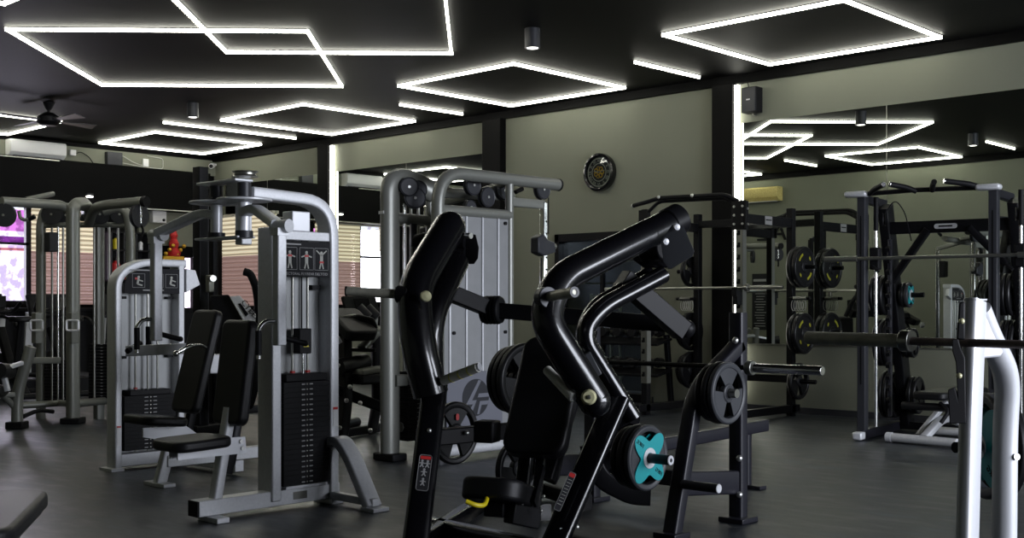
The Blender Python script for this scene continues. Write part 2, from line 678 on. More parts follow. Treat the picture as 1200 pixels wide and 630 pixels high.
# blinds
def slat_blind(y0, y1, z0, z1, m, name, label):
    mb = MB()
    n = int((z1 - z0) / 0.045)
    pts = []
    for k in range(n):
        z = z1 - (k + 0.5) * (z1 - z0) / n
        mb.box((XB + 0.035, (y0 + y1) / 2, z), (0.012, y1 - y0, (z1 - z0) / n * 0.96), Euler((0, math.radians(22), 0)).to_matrix())
    return mb
bl = thing('window_blind', 'slatted window blind, pale upper and dusky pink lower half, in the back wall', 'window blind', (XB + 0.03, 9.0, 1.22))
part('upper_slats', slat_blind(8.45, 9.56, 2.07, 2.8, 'blind_pale', '', ''), 'blind_pale', bl, label='pale upper slats')
part('lower_slats', slat_blind(8.45, 9.56, 1.22, 2.07, 'blind_pink', '', ''), 'blind_pink', bl, label='dusky pink lower slats')
part('head_rail', MB().box((XB + 0.04, 9.0, 2.82), (0.07, 1.14, 0.05)), 'cream', bl)
bl = thing('window_blind', 'half-raised pale blind over the street window, left edge of the back wall', 'window blind', (XB + 0.03, 7.8, 2.1))
part('upper_slats', slat_blind(7.62, 7.95, 2.3, 2.8, 'blind_pale', '', ''), 'blind_pale', bl)
part('head_rail', MB().box((XB + 0.04, 8.0, 2.82), (0.07, 0.78, 0.05)), 'cream', bl)

# ---- mirrors
def mirror(x0, x1, z0, z1, label):
    t = thing('wall_mirror', label, 'mirror', ((x0 + x1) / 2, YM - 0.006, z0), group='mirror panels along the wall')
    part('mirror_glass', MB().box(((x0 + x1) / 2, YM - 0.008, (z0 + z1) / 2), (x1 - x0 - 0.008, 0.012, z1 - z0)), 'mirror_glass', t)
    part('edge_strip', MB().box((x1 - 0.001, YM - 0.009, (z0 + z1) / 2), (0.006, 0.014, z1 - z0)), 'steel', t)
    part('edge_strip', MB().box(((x0 + x1) / 2, YM - 0.009, z0 - 0.006), (x1 - x0 - 0.01, 0.014, 0.012)), 'steel', t)

mirror(-7.5, -5.72, 0.77, 3.31, 'tall mirror panel right of the lit black pillar below the speaker')
mirror(-5.72, -3.94, 0.77, 3.31, 'mirror panel behind the pull-up bars of the smith machine')
mirror(-3.94, -2.16, 0.77, 3.31, 'mirror panel cut by the right edge of the picture')
mirror(-13.33, -11.65, 0.77, 3.33, 'mirror panel left of the green wall, behind the cable tower')
mirror(-15.0, -13.33, 0.77, 3.33, 'mirror panel just right of the glowing pillar strip, above the exercise bikes')
mirror(-16.88, -15.4, 0.77, 3.33, 'mirror panel left of the glowing pillar strip, above the placard tower')
mirror(-18.15, -16.88, 0.77, 3.33, 'mirror panel in the far corner behind the stand-in reflection of the striped blind')

# ---- ceiling lights
def light_bar(mb, p, q, w=0.022):
    mb.beam((p[0], p[1], CEIL - 0.02), (q[0], q[1], CEIL - 0.02), w, 0.03)

def light_loop(pts, label, name='square_ceiling_light', group='square outline ceiling lights'):
    cx, cy = sum(p[0] for p in pts) / len(pts), sum(p[1] for p in pts) / len(pts)
    t = thing(name, label, 'ceiling light', (cx, cy, CEIL - 0.04), group=group)
    n = len(pts)
    for i in range(n):
        p, q = V(pts[i]), V(pts[(i + 1) % n])
        e = (q - p).normalized() * 0.018
        mb = MB()
        light_bar(mb, p - e, q - e * 1.0)
        part('light_tube', mb, 'led', t)
    mb = MB()
    for i in range(n):
        p, q = V(pts[i]), V(pts[(i + 1) % n])
        mb.beam((p[0], p[1], CEIL - 0.003), (q[0], q[1], CEIL - 0.003), 0.045, 0.006)
    part('mounting_rail', mb, 'black', t)

def sq(x0, x1, y0, y1):
    return [(x0, y0), (x1, y0), (x1, y1), (x0, y1)]

def dia(cx, cy, h):
    return [(cx - h, cy), (cx, cy - h), (cx + h, cy), (cx, cy + h)]

light_loop(sq(-6.9, -4.98, 9.46, 11.42), 'glowing square ceiling outline at upper right, nearest the speaker')
light_loop(sq(-10.82, -8.92, 9.46, 11.42), 'glowing square ceiling outline above the wall clock')
light_loop(sq(-14.65, -12.73, 9.46, 11.42), 'glowing square ceiling outline above the pectoral machine tower')
light_loop(sq(-18.15, -16.42, 9.42, 11.34), 'glowing square ceiling outline at the far corner of the room')
light_loop(sq(-18.3, -16.5, 6.1, 7.97), 'glowing square ceiling outline behind the ceiling fan')
light_loop(dia(-11.34, 6.97, 2.03), 'large glowing ceiling outline at upper left, crossing a smaller one')
light_loop(dia(-9.03, 6.96, 1.66), 'glowing ceiling outline at top centre left, running out of the picture top')
light_loop(sq(-10.4, -8.7, 2.75, 4.5), 'glowing square ceiling outline seen only in the right mirror, flattened above the rack')
light_loop(sq(-14.6, -12.8, 2.75, 4.5), 'glowing square ceiling outline seen in the mirror beside the pillar strip')

def light_single(p, q, label):
    t = thing('ceiling_light_bar', label, 'ceiling light', ((p[0] + q[0]) / 2, (p[1] + q[1]) / 2, CEIL - 0.04), group='straight ceiling light bars')
    mb = MB()
    light_bar(mb, p, q)
    part('light_tube', mb, 'led', t)
    part('mounting_rail', MB().beam((p[0], p[1], CEIL - 0.003), (q[0], q[1], CEIL - 0.003), 0.045, 0.006), 'black', t)

light_single((-15.45, 9.0), (-15.4, 11.3), 'long straight ceiling light bar between the two far squares')
light_single((-11.82, 10.35), (-11.77, 11.45), 'short straight ceiling light bar left of the pillar by the clock wall')
light_single((-7.9, 10.3), (-7.88, 11.5), 'short straight ceiling light bar just left of the speaker pillar')
light_single((-11.25, 3.3), (-11.25, 4.45), 'short ceiling light bar seen only in the right mirror')
light_single((-7.6, 3.2), (-7.6, 4.4), 'short ceiling light bar seen in the mirror at the right edge')

def spot(x, y, label, s=1.0):
    t = thing('ceiling_spotlight', label, 'spotlight', (x, y, CEIL - 0.2), group='cylinder ceiling spotlights')
    part('housing', MB().lathe([(0.0, 0.0), (0.075, 0), (0.075, -0.19), (0.066, -0.19), (0.066, -0.165)], (x, y, CEIL), (0, 0, 1), 28), 'graphite', t)
    part('lamp', MB().lathe([(0.066, -0.17), (0.05, -0.188), (0, -0.194)], (x, y, CEIL), (0, 0, 1), 28), 'lamp_face', t)

spot(-7.72, 8.45, 'dark cylinder spotlight on the ceiling above the clock')
spot(-13.8, 8.47, 'dark cylinder spotlight on the ceiling at left, before the far squares')
spot(-7.45, 5.3, 'cylinder spotlight seen in the right mirror')

# ---- glowing strips beside the pillars
single('pillar_light_strip', MB().box((-7.535, YM - 0.05, 1.95), (0.045, 0.05, 3.6)), 'led_column', 'vertical glowing strip on the right pillar, beside the speaker', 'light strip', 'pillar light strips')
single('pillar_light_strip', MB().box((-15.06, YM - 0.05, 1.95), (0.05, 0.05, 3.6)), 'led_column', 'vertical glowing strip on the far pillar, beside the placard tower', 'light strip', 'pillar light strips')

# ---- ceiling fan
fp = C(57, 141, 15.6)
t = thing('ceiling_fan', 'black ceiling fan in front of the glowing square at far left', 'ceiling fan', fp)
part('down_rod', MB().cyl(fp + V((0, 0, 0.05)), (fp.x, fp.y, CEIL), 0.02).lathe([(0, 0), (0.08, 0), (0.03, -0.1), (0, -0.1)], (fp.x, fp.y, CEIL)), 'black', t)
part('motor', MB().lathe([(0, -0.08), (0.1, -0.07), (0.15, -0.02), (0.15, 0.04), (0.06, 0.1), (0, 0.1)], fp), 'black_metal', t)
for k in range(4):
    an = math.radians(8 + 90 * k)
    dv = V((math.cos(an), math.sin(an), 0))
    sd = V((-dv.y, dv.x, 0))
    q = [fp + dv * 0.14 - sd * 0.04, fp + dv * 0.3 - sd * 0.07, fp + dv * 0.68 - sd * 0.075 + V((0, 0, 0.02)), fp + dv * 0.7 + sd * 0.07 + V((0, 0, -0.02)), fp + dv * 0.3 + sd * 0.06, fp + dv * 0.14 + sd * 0.04]
    part('blade', MB().prism(q, (0, 0, 0.01)), 'graphite', t)

# ---- air conditioners
def aircon(y0, y1, z0, z1, x, dirx, label, m='cream'):
    t = thing('air_conditioner', label, 'air conditioner', (x, (y0 + y1) / 2, z0))
    d = 0.21 * dirx
    prof = [(0, 0.0), (0.55, 0), (0.95, 0.25), (1, 0.5), (1, 0.9), (0.85, 1), (0, 1)]
    part('body', MB().prism([(x + d * a, (y0 + y1) / 2, z0 + (z1 - z0) * b) for a, b in prof], (0, y1 - y0, 0)), m, t, bev=0.008)
    part('louvre', MB().box((x + d * 0.62, (y0 + y1) / 2, z0 + 0.015), (0.1, (y1 - y0) * 0.86, 0.008), Euler((0, 0.5 * dirx, 0)).to_matrix()), 'graphite', t)
    return t
aircon(8.03, 8.93, 3.54, 3.80, XB + 0.04, 1, 'cream wall air conditioner high at far left of the back wall', 'white')
t = thing('air_conditioner', 'yellowish air conditioner on the opposite wall, seen in the mirror beside the pillar strip', 'air conditioner', (-12.95, YO, 3.3))
prof = [(0, 0.0), (0.55, 0), (0.95, 0.25), (1, 0.5), (1, 0.9), (0.85, 1), (0, 1)]
part('body', MB().prism([(-12.95, YO + 0.22 * a, 3.32 + 0.28 * b) for a, b in prof], (0.95, 0, 0)), 'bamboo_cream', t, bev=0.008)
part('louvre', MB().box((-12.95, YO + 0.14, 3.31), (0.8, 0.12, 0.008)), 'white', t)

# ---- cable clutter on the green strip
xs = XB + 0.05
t = thing('junction_box', 'dark wall box between the air conditioner and the white socket', 'wall box', (xs, 9.75, 3.55))
part('box_body', MB().box((xs + 0.05, 9.82, 3.65), (0.1, 0.27, 0.22)), 'graphite', t, bev=0.006)
single('wall_socket', MB().box((xs + 0.02, 9.12, 3.69), (0.04, 0.1, 0.09)), 'white', 'white socket just right of the air conditioner', 'socket', bev=0.004)
single('wall_socket', MB().box((xs + 0.02, 10.42, 3.64), (0.04, 0.1, 0.13)), 'white', 'white box on the green strip right of the dark wall box', 'socket', bev=0.004)
cb = MB()
cb.tube([(xs + .02, 9.15, 3.67), (xs + .03, 9.25, 3.72), (xs + .02, 9.4, 3.65), (xs + .02, 9.48, 3.54)], 0.007, 0.05, 6)
single('cable', cb, 'black', 'black cable looping from the socket beside the air conditioner', 'cable')
cb = MB()
cb.tube([(xs + .02, 9.95, 3.74), (xs + .03, 10.2, 3.62), (xs + .02, 10.5, 3.56), (xs + .02, 10.75, 3.56), (xs + .02, 10.75, 3.74), (xs + .02, 10.45, 3.76)], 0.007, 0.05, 6)
cb.tube([(xs + .02, 10.0, 3.60), (xs + .03, 10.5, 3.55), (xs + .02, 11.6, 3.54)], 0.006, 0.05, 6)
single('cable', cb, 'grip_grey', 'pale cables drooping along the green strip of the back wall', 'cable')
t = thing('security_camera', 'small white security camera in the far top corner', 'camera', (XB + 0.12, YM - 0.1, 3.62))
part('mount', MB().cyl((XB + 0.1, YM - 0.02, 3.72), (XB + 0.1, YM - 0.13, 3.72), 0.02), 'white', t)
part('camera_body', MB().cyl((XB + 0.12, YM - 0.1, 3.7), (XB + 0.3, YM - 0.25, 3.66), 0.045), 'white', t)
part('lens', MB().cyl((XB + 0.3, YM - 0.25, 3.66), (XB + 0.315, YM - 0.262, 3.657), 0.034), 'black', t)

# ---- speaker on the mirror wall
s0 = V((-7.32, YM - 0.11, 3.40))
t = thing('wall_speaker', 'black box speaker above the mirror beside the lit pillar', 'speaker', s0)
part('cabinet', MB().box(s0 + V((0, 0.03, 0.145)), (0.2, 0.14, 0.29)), 'black', t, bev=0.01)
part('grille', MB().box(s0 + V((0, -0.045, 0.145)), (0.18, 0.012, 0.27)), 'graphite', t, bev=0.004)
part('badge', MB().box(s0 + V((0.0, -0.053, 0.145)), (0.045, 0.006, 0.014)), 'white', t)
part('bracket', MB().box(s0 + V((0, 0.08, -0.01)), (0.03, 0.07, 0.02)), 'steel', t)
cb = MB().tube([(-7.4, YM - 0.02, 3.71), (-7.41, YM - 0.03, 3.78), (-7.5, YM - 0.02, 3.76)], 0.005, 0.03, 6)
single('cable', cb, 'black', 'thin cable running from the speaker to the lit pillar', 'cable')

# ---- wall clock
c0 = V((-9.585, YM, 2.90))
t = thing('wall_clock', 'round black wall clock with roman numerals and gold centre', 'clock', c0 + V((0, 0, 0)))
N = (0, -1, 0)
part('case', MB().lathe([(0, 0), (0.235, 0), (0.245, 0.03), (0.24, 0.085), (0.215, 0.095), (0.2, 0.08), (0.2, 0.055), (0, 0.055)], c0, N, 48), 'gloss_black', t)
part('dial', MB().lathe([(0.198, 0.056), (0.198, 0.058), (0, 0.058)], c0, N, 48), 'graphite', t)
part('chapter_ring', MB().lathe([(0.185, 0.059), (0.185, 0.061), (0.172, 0.061), (0.172, 0.059)], c0, N, 48).lathe([(0.118, 0.059), (0.118, 0.061), (0.108, 0.061), (0.108, 0.059)], c0, N, 48), 'clock_face', t)
roman = ['XII', 'I', 'II', 'III', 'IIII', 'V', 'VI', 'VII', 'VIII', 'IX', 'X', 'XI']
for k, s in enumerate(roman):
    a = math.radians(90 - 30 * k)
    rd = V((math.cos(a), 0, math.sin(a)))
    xd = V((math.sin(a), 0, -math.cos(a)))
    part('numeral', text_mb(s, 0.055, c0 + rd * 0.147 + V((0, -0.06, 0)), xd, rd), 'clock_face', t)
for k in range(7):
    a = k * 0.9
    part('gear', MB().lathe([(0.034 - 0.003 * (k % 3), 0.059 + k * 0.001), (0.034 - 0.003 * (k % 3), 0.062 + k * 0.001), (0.02, 0.062 + k * 0.001), (0.02, 0.059 + k * 0.001)], c0 + V((math.cos(a) * 0.05, 0, math.sin(a) * 0.05)), N, 18), 'gold', t)
part('hour_hand', MB().beam(c0 + V((0, -0.07, 0)), c0 + V((-0.075, -0.07, 0.02)), 0.014, 0.004, (0, 1, 0)), 'print_grey', t)
part('minute_hand', MB().beam(c0 + V((0, -0.073, 0)), c0 + V((0.1, -0.073, 0.02)), 0.009, 0.004, (0, 1, 0)), 'print_grey', t)
part('glass', MB().lathe([(0.2, 0.079), (0.2, 0.081), (0, 0.083)], c0, N, 48), 'dark_glass', t)

# ---- glazed doorway with a dim room behind
d = MB()
xm = (DX0 + DX1) / 2
d.box((DX0 + 0.035, YM + 0.06, DZ / 2), (0.07, 0.2, DZ)).box((DX1 - 0.035, YM + 0.06, DZ / 2), (0.07, 0.2, DZ))
d.box((xm, YM + 0.06, DZ - 0.05), (DX1 - DX0, 0.2, 0.1)).box((xm, YM + 0.06, 0.05), (DX1 - DX0, 0.2, 0.1)).box((xm, YM + 0.04, DZ / 2), (0.045, 0.06, DZ - 0.1))
door = struct('door_1', d, 'black_metal', bev=0.004)
struct('pane', MB().box((xm, YM + 0.05, DZ / 2), (DX1 - DX0 - 0.1, 0.008, DZ - 0.12)), 'dark_glass', door)
struct('wall_storeroom', MB().box((xm, YM + 1.6, 1.1), (2.0, 0.1, 2.4)).box((DX0 - 0.15, YM + 0.9, 1.1), (0.1, 1.4, 2.4)).box((DX1 + 0.15, YM + 0.9, 1.1), (0.1, 1.4, 2.4)).box((xm, YM + 0.9, 2.3), (2.0, 1.5, 0.1)).box((xm, YM + 0.9, -0.12), (2.0, 1.4, 0.24)), 'graphite')
area('added_storeroom_fill', (xm, YM + 0.9, 2.2), (0, 0, 0), 0.6, 0.4, 25, (0.85, 0.9, 1.0))  # added fill light to brighten the doorway interior, no visible fitting
ry = YM + 0.45
t = thing('storage_rack', 'pale metal ladder rack standing inside the glazed doorway', 'rack', (-9.45, ry, 0.0))
for pa, pb in ((693, 703), (716, 727)):
    ga, gb = Y(pa, 358, ry).x, Y(pb, 358, ry).x
    for gx in (ga, gb):
        part('upright', MB().box((gx, ry, 0.68), (0.03, 0.03, 1.36)), 'white', t)
    for z in (0.80, 0.93, 1.08, 1.22, 1.33):
        part('rung', MB().box(((ga + gb) / 2, ry, z), (gb - ga, 0.02, 0.024)), 'white', t)
for z in (0.77, 1.5, 1.8):
    part('shelf_board', MB().box((xm, YM + 0.62, z), (1.3, 0.3, 0.02)), 'pewter', t)

bl = thing('window_blind', 'stand-in reflection of a striped blind, added on the far mirror beside the dark column', 'window blind', (-17.5, YM - 0.03, 1.2))  # solid slats stand in for a blind's reflection in this mirror
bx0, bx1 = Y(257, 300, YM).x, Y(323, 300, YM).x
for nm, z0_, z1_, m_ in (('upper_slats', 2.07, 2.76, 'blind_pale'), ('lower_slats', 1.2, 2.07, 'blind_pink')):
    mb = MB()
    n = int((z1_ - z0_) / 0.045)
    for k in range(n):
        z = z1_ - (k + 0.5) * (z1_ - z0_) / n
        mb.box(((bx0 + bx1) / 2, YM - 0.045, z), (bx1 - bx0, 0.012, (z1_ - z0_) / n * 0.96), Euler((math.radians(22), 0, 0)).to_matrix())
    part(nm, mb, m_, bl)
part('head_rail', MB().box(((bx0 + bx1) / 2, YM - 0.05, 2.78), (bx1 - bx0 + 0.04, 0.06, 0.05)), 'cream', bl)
lp_ = X(105, 229, XB + 0.41)
t = thing('small_lamp', 'tiny bright lamp under the black fascia at far left', 'lamp', lp_)
part('lamp', MB().lathe([(0, 0), (0.05, 0.0), (0.055, 0.02), (0, 0.03)], lp_ + V((0, 0, -0.03))), 'lamp_face', t)
part('stem', MB().cyl(lp_ + V((0, 0, 0.02)), lp_ + V((-0.06, 0, 0.02)), 0.012), 'graphite', t)
part('housing', MB().cyl(lp_ + V((0, 0, 0.0)), lp_ + V((0, 0, 0.03)), 0.06), 'graphite', t)

# ---- notices seen in the mirror, on the opposite wall
t = thing('wall_poster', 'black notice poster on the opposite wall, seen in the mirror left of the rack', 'poster', (-13.0, YO, 0.7))
part('sheet', MB().box((-13.0, YO + 0.006, 1.28), (0.36, 0.012, 1.15)), 'placard', t)
for k in range(14):
    part('text_line', MB().box((-13.0 + 0.01 * (k % 3), YO + 0.013, 1.5 - k * 0.055), (0.26 - 0.03 * (k % 4), 0.002, 0.012)), 'print_grey', t)
part('heading', MB().box((-13.0, YO + 0.013, 1.72), (0.3, 0.002, 0.05)), 'print_grey', t)
t = thing('wall_lettering', 'large black letters AL on the opposite wall, reversed in the mirror', 'sign', (-12.75, YO, 2.5))
part('letter', text_mb('A', 0.52, (-12.55, YO + 0.02, 2.68), (-1, 0, 0), (0, 0, 1), 0.012), 'black', t)
part('letter', text_mb('L', 0.52, (-12.93, YO + 0.02, 2.68), (-1, 0, 0), (0, 0, 1), 0.012), 'black', t)
single('power_outlet', MB().box(Y(1180, 468, YM) + V((0, -0.012, 0)), (0.085, 0.024, 0.085)), 'white', 'white power outlet low on the wall at the right edge', 'socket', bev=0.004)

# ============================================================ GYM EQUIPMENT
def plate_parts(t, r, th, o, ax, kind='black'):
    """weight plate disc centred at o with axis ax (world), added as parts of root t"""
    a = V(ax).normalized()
    up = V((0, 0, 1)) - a * a.z
    up.normalize()
    sd = a.cross(up)
    h = th / 2
    P_ = lambda rr, an, z: V(o) + (sd * math.cos(an) + up * math.sin(an)) * rr + a * z
    body = MB()
    # rim ring and hub
    body.lathe([(r * 0.8, -h * 0.8), (r * 0.84, -h), (r * 0.95, -h), (r, -h * 0.55), (r, h * 0.55), (r * 0.95, h), (r * 0.84, h), (r * 0.8, h * 0.8), (r * 0.8, -h * 0.8)], o, a, 48)
    body.lathe([(0.026, -h), (r * 0.27, -h), (r * 0.31, -h * 0.7), (r * 0.31, h * 0.7), (r * 0.27, h), (0.026, h), (0.026, -h)], o, a, 32)
    def web(a0, a1, z, r0=0.29, r1=0.82):
        n = 10
        pts = [P_(r * r0, a0 + (a1 - a0) * k / n, 0) for k in range(n + 1)] + [P_(r * r1, a1 + (a0 - a1) * k / n, 0) for k in range(n + 1)]
        body.prism(pts, a * z)
    if kind == 'teal':
        for c in (0, PI):
            web(c - 0.95, c + 0.95, th * 0.8)
        part('plate_disc', body, 'grey_rubber', t, bev=0.002)
        acc = MB()
        for side in (1, -1):
            n = 64
            pts = []
            for k in range(n):
                an = 2 * PI * k / n
                q = abs(math.cos(2 * (an + PI / 4 - PI / 4)))   # 1 on the axes, 0 on the diagonals
                rr = r * (0.93 - (0.50 if abs(math.cos(an)) > 0.7 else 0.42) * q ** 2.0)
                pts.append(P_(rr, an, side * (h + 0.001)))
            acc.prism(pts, a * 0.004)
        part('cross_inlay', acc, 'teal', t, label='teal cross-shaped inlay')
        part('hub_ring', MB().lathe([(0.027, -h - 0.006), (0.05, -h - 0.006), (0.05, h + 0.006), (0.027, h + 0.006), (0.027, -h - 0.006)], o, a, 32), 'silver', t)
        for sgn, s in ((1, '10KG'), (-1, '10KG')):
            dd = (sd * -sgn * 0.7 + up * -0.7 * sgn)
            ctr = V(o) + dd * r * 0.66 + a * (h + 0.004)
            part('lettering', text_mb(s, r * 0.17, ctr, (sd * 0.7 - up * 0.7) * -1 if False else (sd + up * 0.6), (up - sd * 0.6)), 'black', t)
    elif kind == 'bumper':
        body.lathe([(r * 0.3, -h * 0.7), (r * 0.82, -h * 0.7), (r * 0.82, h * 0.7), (r * 0.3, h * 0.7)], o, a, 48)
        part('plate_disc', body, 'rubber', t, bev=0.002)
        for side in (1, -1):
            for c, rr, L in ((0.85, 0.62, 0.5), (0.85 + PI, 0.62, 0.5)):
                pr = MB()
                for k in range(7):
                    an = c + (k - 3) * 0.11
                    p = P_(r * rr, an, side * (h * 0.7 + 0.002))
                    tdir = (-sd * math.sin(an) + up * math.cos(an))
                    pr.beam(p - tdir * r * 0.03, p + tdir * r * 0.022, 0.004, r * 0.11, tdir.cross(a))
                part('yellow_print', pr, 'yellow_print', t, label='yellow printed marks')
            for c in (2.4, 2.4 + PI):
                pr = MB()
                for q in (-0.07, 0.07):
                    p = P_(r * 0.6, c + q, side * (h * 0.7 + 0.002))
                    pr.beam(p - up * r * 0.06, p + up * r * 0.06, r * 0.06, 0.004, a)
                part('yellow_print', pr, 'yellow_print', t, label='yellow printed marks')
        part('hub_ring', MB().lathe([(0.027, -h - 0.001), (0.045, -h - 0.001), (0.045, h + 0.001), (0.027, h + 0.001), (0.027, -h - 0.001)], o, a, 24), 'graphite', t)
    else:
        for c in (PI / 2, PI / 2 + 2 * PI / 3, PI / 2 + 4 * PI / 3):
            web(c - 0.68, c + 0.68, th * 0.62)
        part('plate_disc', body, 'grey_rubber' if kind == 'grey' else 'rubber', t, bev=0.002)
        part('hub_ring', MB().lathe([(0.027, -h - 0.001), (0.04, -h - 0.001), (0.04, h + 0.001), (0.027, h + 0.001), (0.027, -h - 0.001)], o, a, 24), 'graphite', t)


def plate(o, ax, r, th, kind, label, group):
    t = thing('weight_plate', label, 'weight plate', o, group=group)
    plate_parts(t, r, th, o, ax, kind)
    return t


U, W_ = V((1, 0, 0)), V((0, 1, 0))


def wstack(t, x, y, z0, wx, wy, n, ph, face, m='black', pins=True, top=None):
    """selector weight stack as child parts; face = axis the pin numbers look at"""
    for k in range(n):
        st = part('stack_plate', MB().box((x, y, z0 + ph * (k + 0.5)), (wx, wy, ph * 0.96)), m, t)
        if pins:
            for s in (-1, 1):
                p = MB()
                if face == 'x':
                    p.box((x + wx / 2 + 0.002, y + s * wy * 0.085, z0 + ph * (k + 0.5)), (0.003, wy * 0.07, ph * 0.22))
                part('number_label', p, 'print_grey', st)
    if pins:
        p = MB()
        for k in range(n):
            if face == 'x':
                p.cyl((x + wx / 2 - 0.01, y, z0 + ph * (k + 0.5)), (x + wx / 2 + 0.003, y, z0 + ph * (k + 0.5)), 0.005, 8)
            else:
                p.cyl((x, y - wy / 2 + 0.01, z0 + ph * (k + 0.5)), (x, y - wy / 2 - 0.003, z0 + ph * (k + 0.5)), 0.005, 8)
        part('pin_holes', p, 'steel', t)


def pad(t, name, o, xd, yd, w, h, th, m='vinyl', r=0.05, seg=3):
    """upholstered pad centred at o, face spanned by xd (w) and yd (h), rounded outline"""
    x = V(xd).normalized()
    y = V(yd)
    y = (y - x * y.dot(x)).normalized()
    z = x.cross(y)
    pts = [V(o) + x * a + y * b for a, b in rrect(w, h, r, 5)]
    ob = part(name, MB().prism(pts, z * th), m, t, bev=min(0.022, th * 0.35), seg=4, ang=60)
    return ob


# ---------------------------------------------------------------- pectoral fly machine (front left)
def pec_fly():
    x0 = -5.80
    t = thing('pectoral_machine', 'silver pectoral fly machine with black seat and weight tower, nearest on the left', 'exercise machine', (x0, 4.0, 0))
    S = 'silver'
    part('base_beam', MB().box((x0, 4.06, 0.075), (0.10, 0.98, 0.09)), S, t, bev=0.006)
    part('end_cap', MB().box((x0, 3.565, 0.075), (0.096, 0.012, 0.086)), 'black', t)
    part('foot', MB().box((x0 + 0.05, 3.66, 0.015), (0.2, 0.08, 0.03)), S, t, bev=0.004)
    part('foot', MB().box((x0, 4.5, 0.015), (0.18, 0.09, 0.03)), S, t, bev=0.004)
    part('badge', MB().box((x0 + 0.052, 4.25, 0.078), (0.004, 0.1, 0.045)), 'steel', t, bev=0.002)
    # tower uprights
    part('upright', MB().box((x0 - 0.01, 4.075, 0.86), (0.15, 0.065, 1.6)), S, t, bev=0.008)
    # rear upright sweeping over into the top arm
    hub_y = 3.80
    yu = 4.50
    part('upright', MB().rtube([(x0, yu, 0.03), (x0, yu, 1.83), (x0, hub_y + 0.12, 1.85)], 0.065, 0.13, 0.22, (1, 0, 0), 0.012), S, t)
    part('upper_beam', MB().box((x0, 4.3, 1.615), (0.1, 0.42, 0.055)), S, t, bev=0.005)
    part('hub_block', MB().box((x0 - 0.02, hub_y + 0.07, 1.85), (0.12, 0.09, 0.15)), S, t, bev=0.008)
    part('white_housing', MB().box((x0 + 0.0, 4.26, 1.70), (0.1, 0.13, 0.12)), 'silver_bright', t, bev=0.006)
    # shroud behind the stack
    part('shroud', MB().box((x0 - 0.06, 4.29, 0.86), (0.012, 0.37, 1.46)), 'pale_panel', t)
    part('shroud_bracket', MB().box((x0 - 0.04, 4.42, 1.31), (0.05, 0.06, 0.03)), 'black', t)
    part('shroud_bracket', MB().box((x0 - 0.04, 4.43, 0.62), (0.05, 0.06, 0.02)), 'black', t)
    for yy in (4.235, 4.345):
        part('guide_rod', MB().cyl((x0 - 0.005, yy, 0.1), (x0 - 0.005, yy, 1.6), 0.0085), 'steel', t)
        part('stop_collar', MB().cyl((x0 - 0.005, yy, 0.80), (x0 - 0.005, yy, 0.812), 0.016), 'red', t)
    part('cable', MB().cyl((x0 + 0.012, 4.29, 0.9), (x0 + 0.012, 4.29, 1.6), 0.004, 8), 'black', t)
    wstack(t, x0 + 0.005, 4.29, 0.14, 0.12, 0.335, 20, 0.0305, 'x')
    part('top_plate', MB().box((x0 + 0.005, 4.29, 0.775), (0.12, 0.30, 0.045)), 'black_metal', t, bev=0.004)
    part('add_on_weight', MB().box((x0 + 0.03, 4.28, 0.99), (0.07, 0.09, 0.15)), 'black', t, bev=0.006)
    tri = MB().prism([(x0 + 0.068, 4.262, 0.955), (x0 + 0.068, 4.302, 0.955), (x0 + 0.068, 4.282, 0.992)], (0.002, 0, 0))
    part('warning_triangle', tri, 'yellow', t, label='yellow warning triangle')
    part('selector_rod', MB().cyl((x0 + 0.03, 4.283, 0.79), (x0 + 0.03, 4.283, 0.91), 0.011), 'chrome', t)
    part('stack_support', MB().box((x0, 4.29, 0.13), (0.13, 0.3, 0.015)), 'silver_bright', t)
    # placard
    pl = part('placard', MB().box((x0 + 0.075, 4.265, 1.475), (0.008, 0.37, 0.21)), 'placard', t, bev=0.003)
    px_ = x0 + 0.0805
    part('lettering', text_mb('PECTORAL FLY/REAR DELTOID', 0.0225, (px_, 4.275, 1.388), (0, 1, 0), (0, 0, 1)), 'print_grey', pl)
    part('text_line', MB().box((px_, 4.17, 1.562), (0.001, 0.13, 0.008)), 'print_grey', pl)
    for i, yy in enumerate((4.155, 4.275, 4.385)):
        f = MB()
        for a, b, c_, d_ in ((-0.05, 0, 0.002, 0.13), (0.05, 0, 0.002, 0.13), (0, 0.065, 0.1, 0.002), (0, -0.065, 0.1, 0.002)):
            f.box((px_, yy + a, 1.478 + b), (0.001, c_, d_))
        part('picture_frame', f, 'print_grey', pl)
        f = MB()
        f.lathe([(0.01, 0), (0, 0.001)], (px_, yy, 1.515), (1, 0, 0), 12)
        f.beam((px_, yy, 1.505), (px_, yy, 1.45), 0.022, 0.001, (1, 0, 0))
        for s in (-1, 1):
            f.beam((px_, yy, 1.5), (px_, yy + s * 0.038, 1.488 if i < 2 else 1.53), 0.008, 0.001, (1, 0, 0))
            f.beam((px_, yy + s * 0.006, 1.45), (px_, yy + s * 0.014, 1.42), 0.009, 0.001, (1, 0, 0))
        part('exercise_figure', f, 'grip_grey', pl)
        part('muscle_mark', MB().box((px_ + 0.001, yy, 1.495 if i != 2 else 1.46), (0.001, 0.03, 0.012)), 'red', pl, label='red muscle marking')
    part('warning_label', MB().box((x0 + 0.067, 4.50, 0.53), (0.003, 0.035, 0.12)), 'white', t)
    part('warning_label', MB().box((x0 + 0.0675, 4.50, 0.578), (0.003, 0.035, 0.015)), 'red', t, label='red label header')
    # stabiliser leg sweeping out at the right
    part('stabiliser', MB().rtube([(x0 + 0.05, yu - 0.01, 0.37), (x0 + 0.14, yu - 0.01, 0.39), (x0 + 0.24, yu - 0.01, 0.3), (x0 + 0.43, yu - 0.01, 0.02)], 0.06, 0.11, 0.12, (0, 1, 0)), S, t)
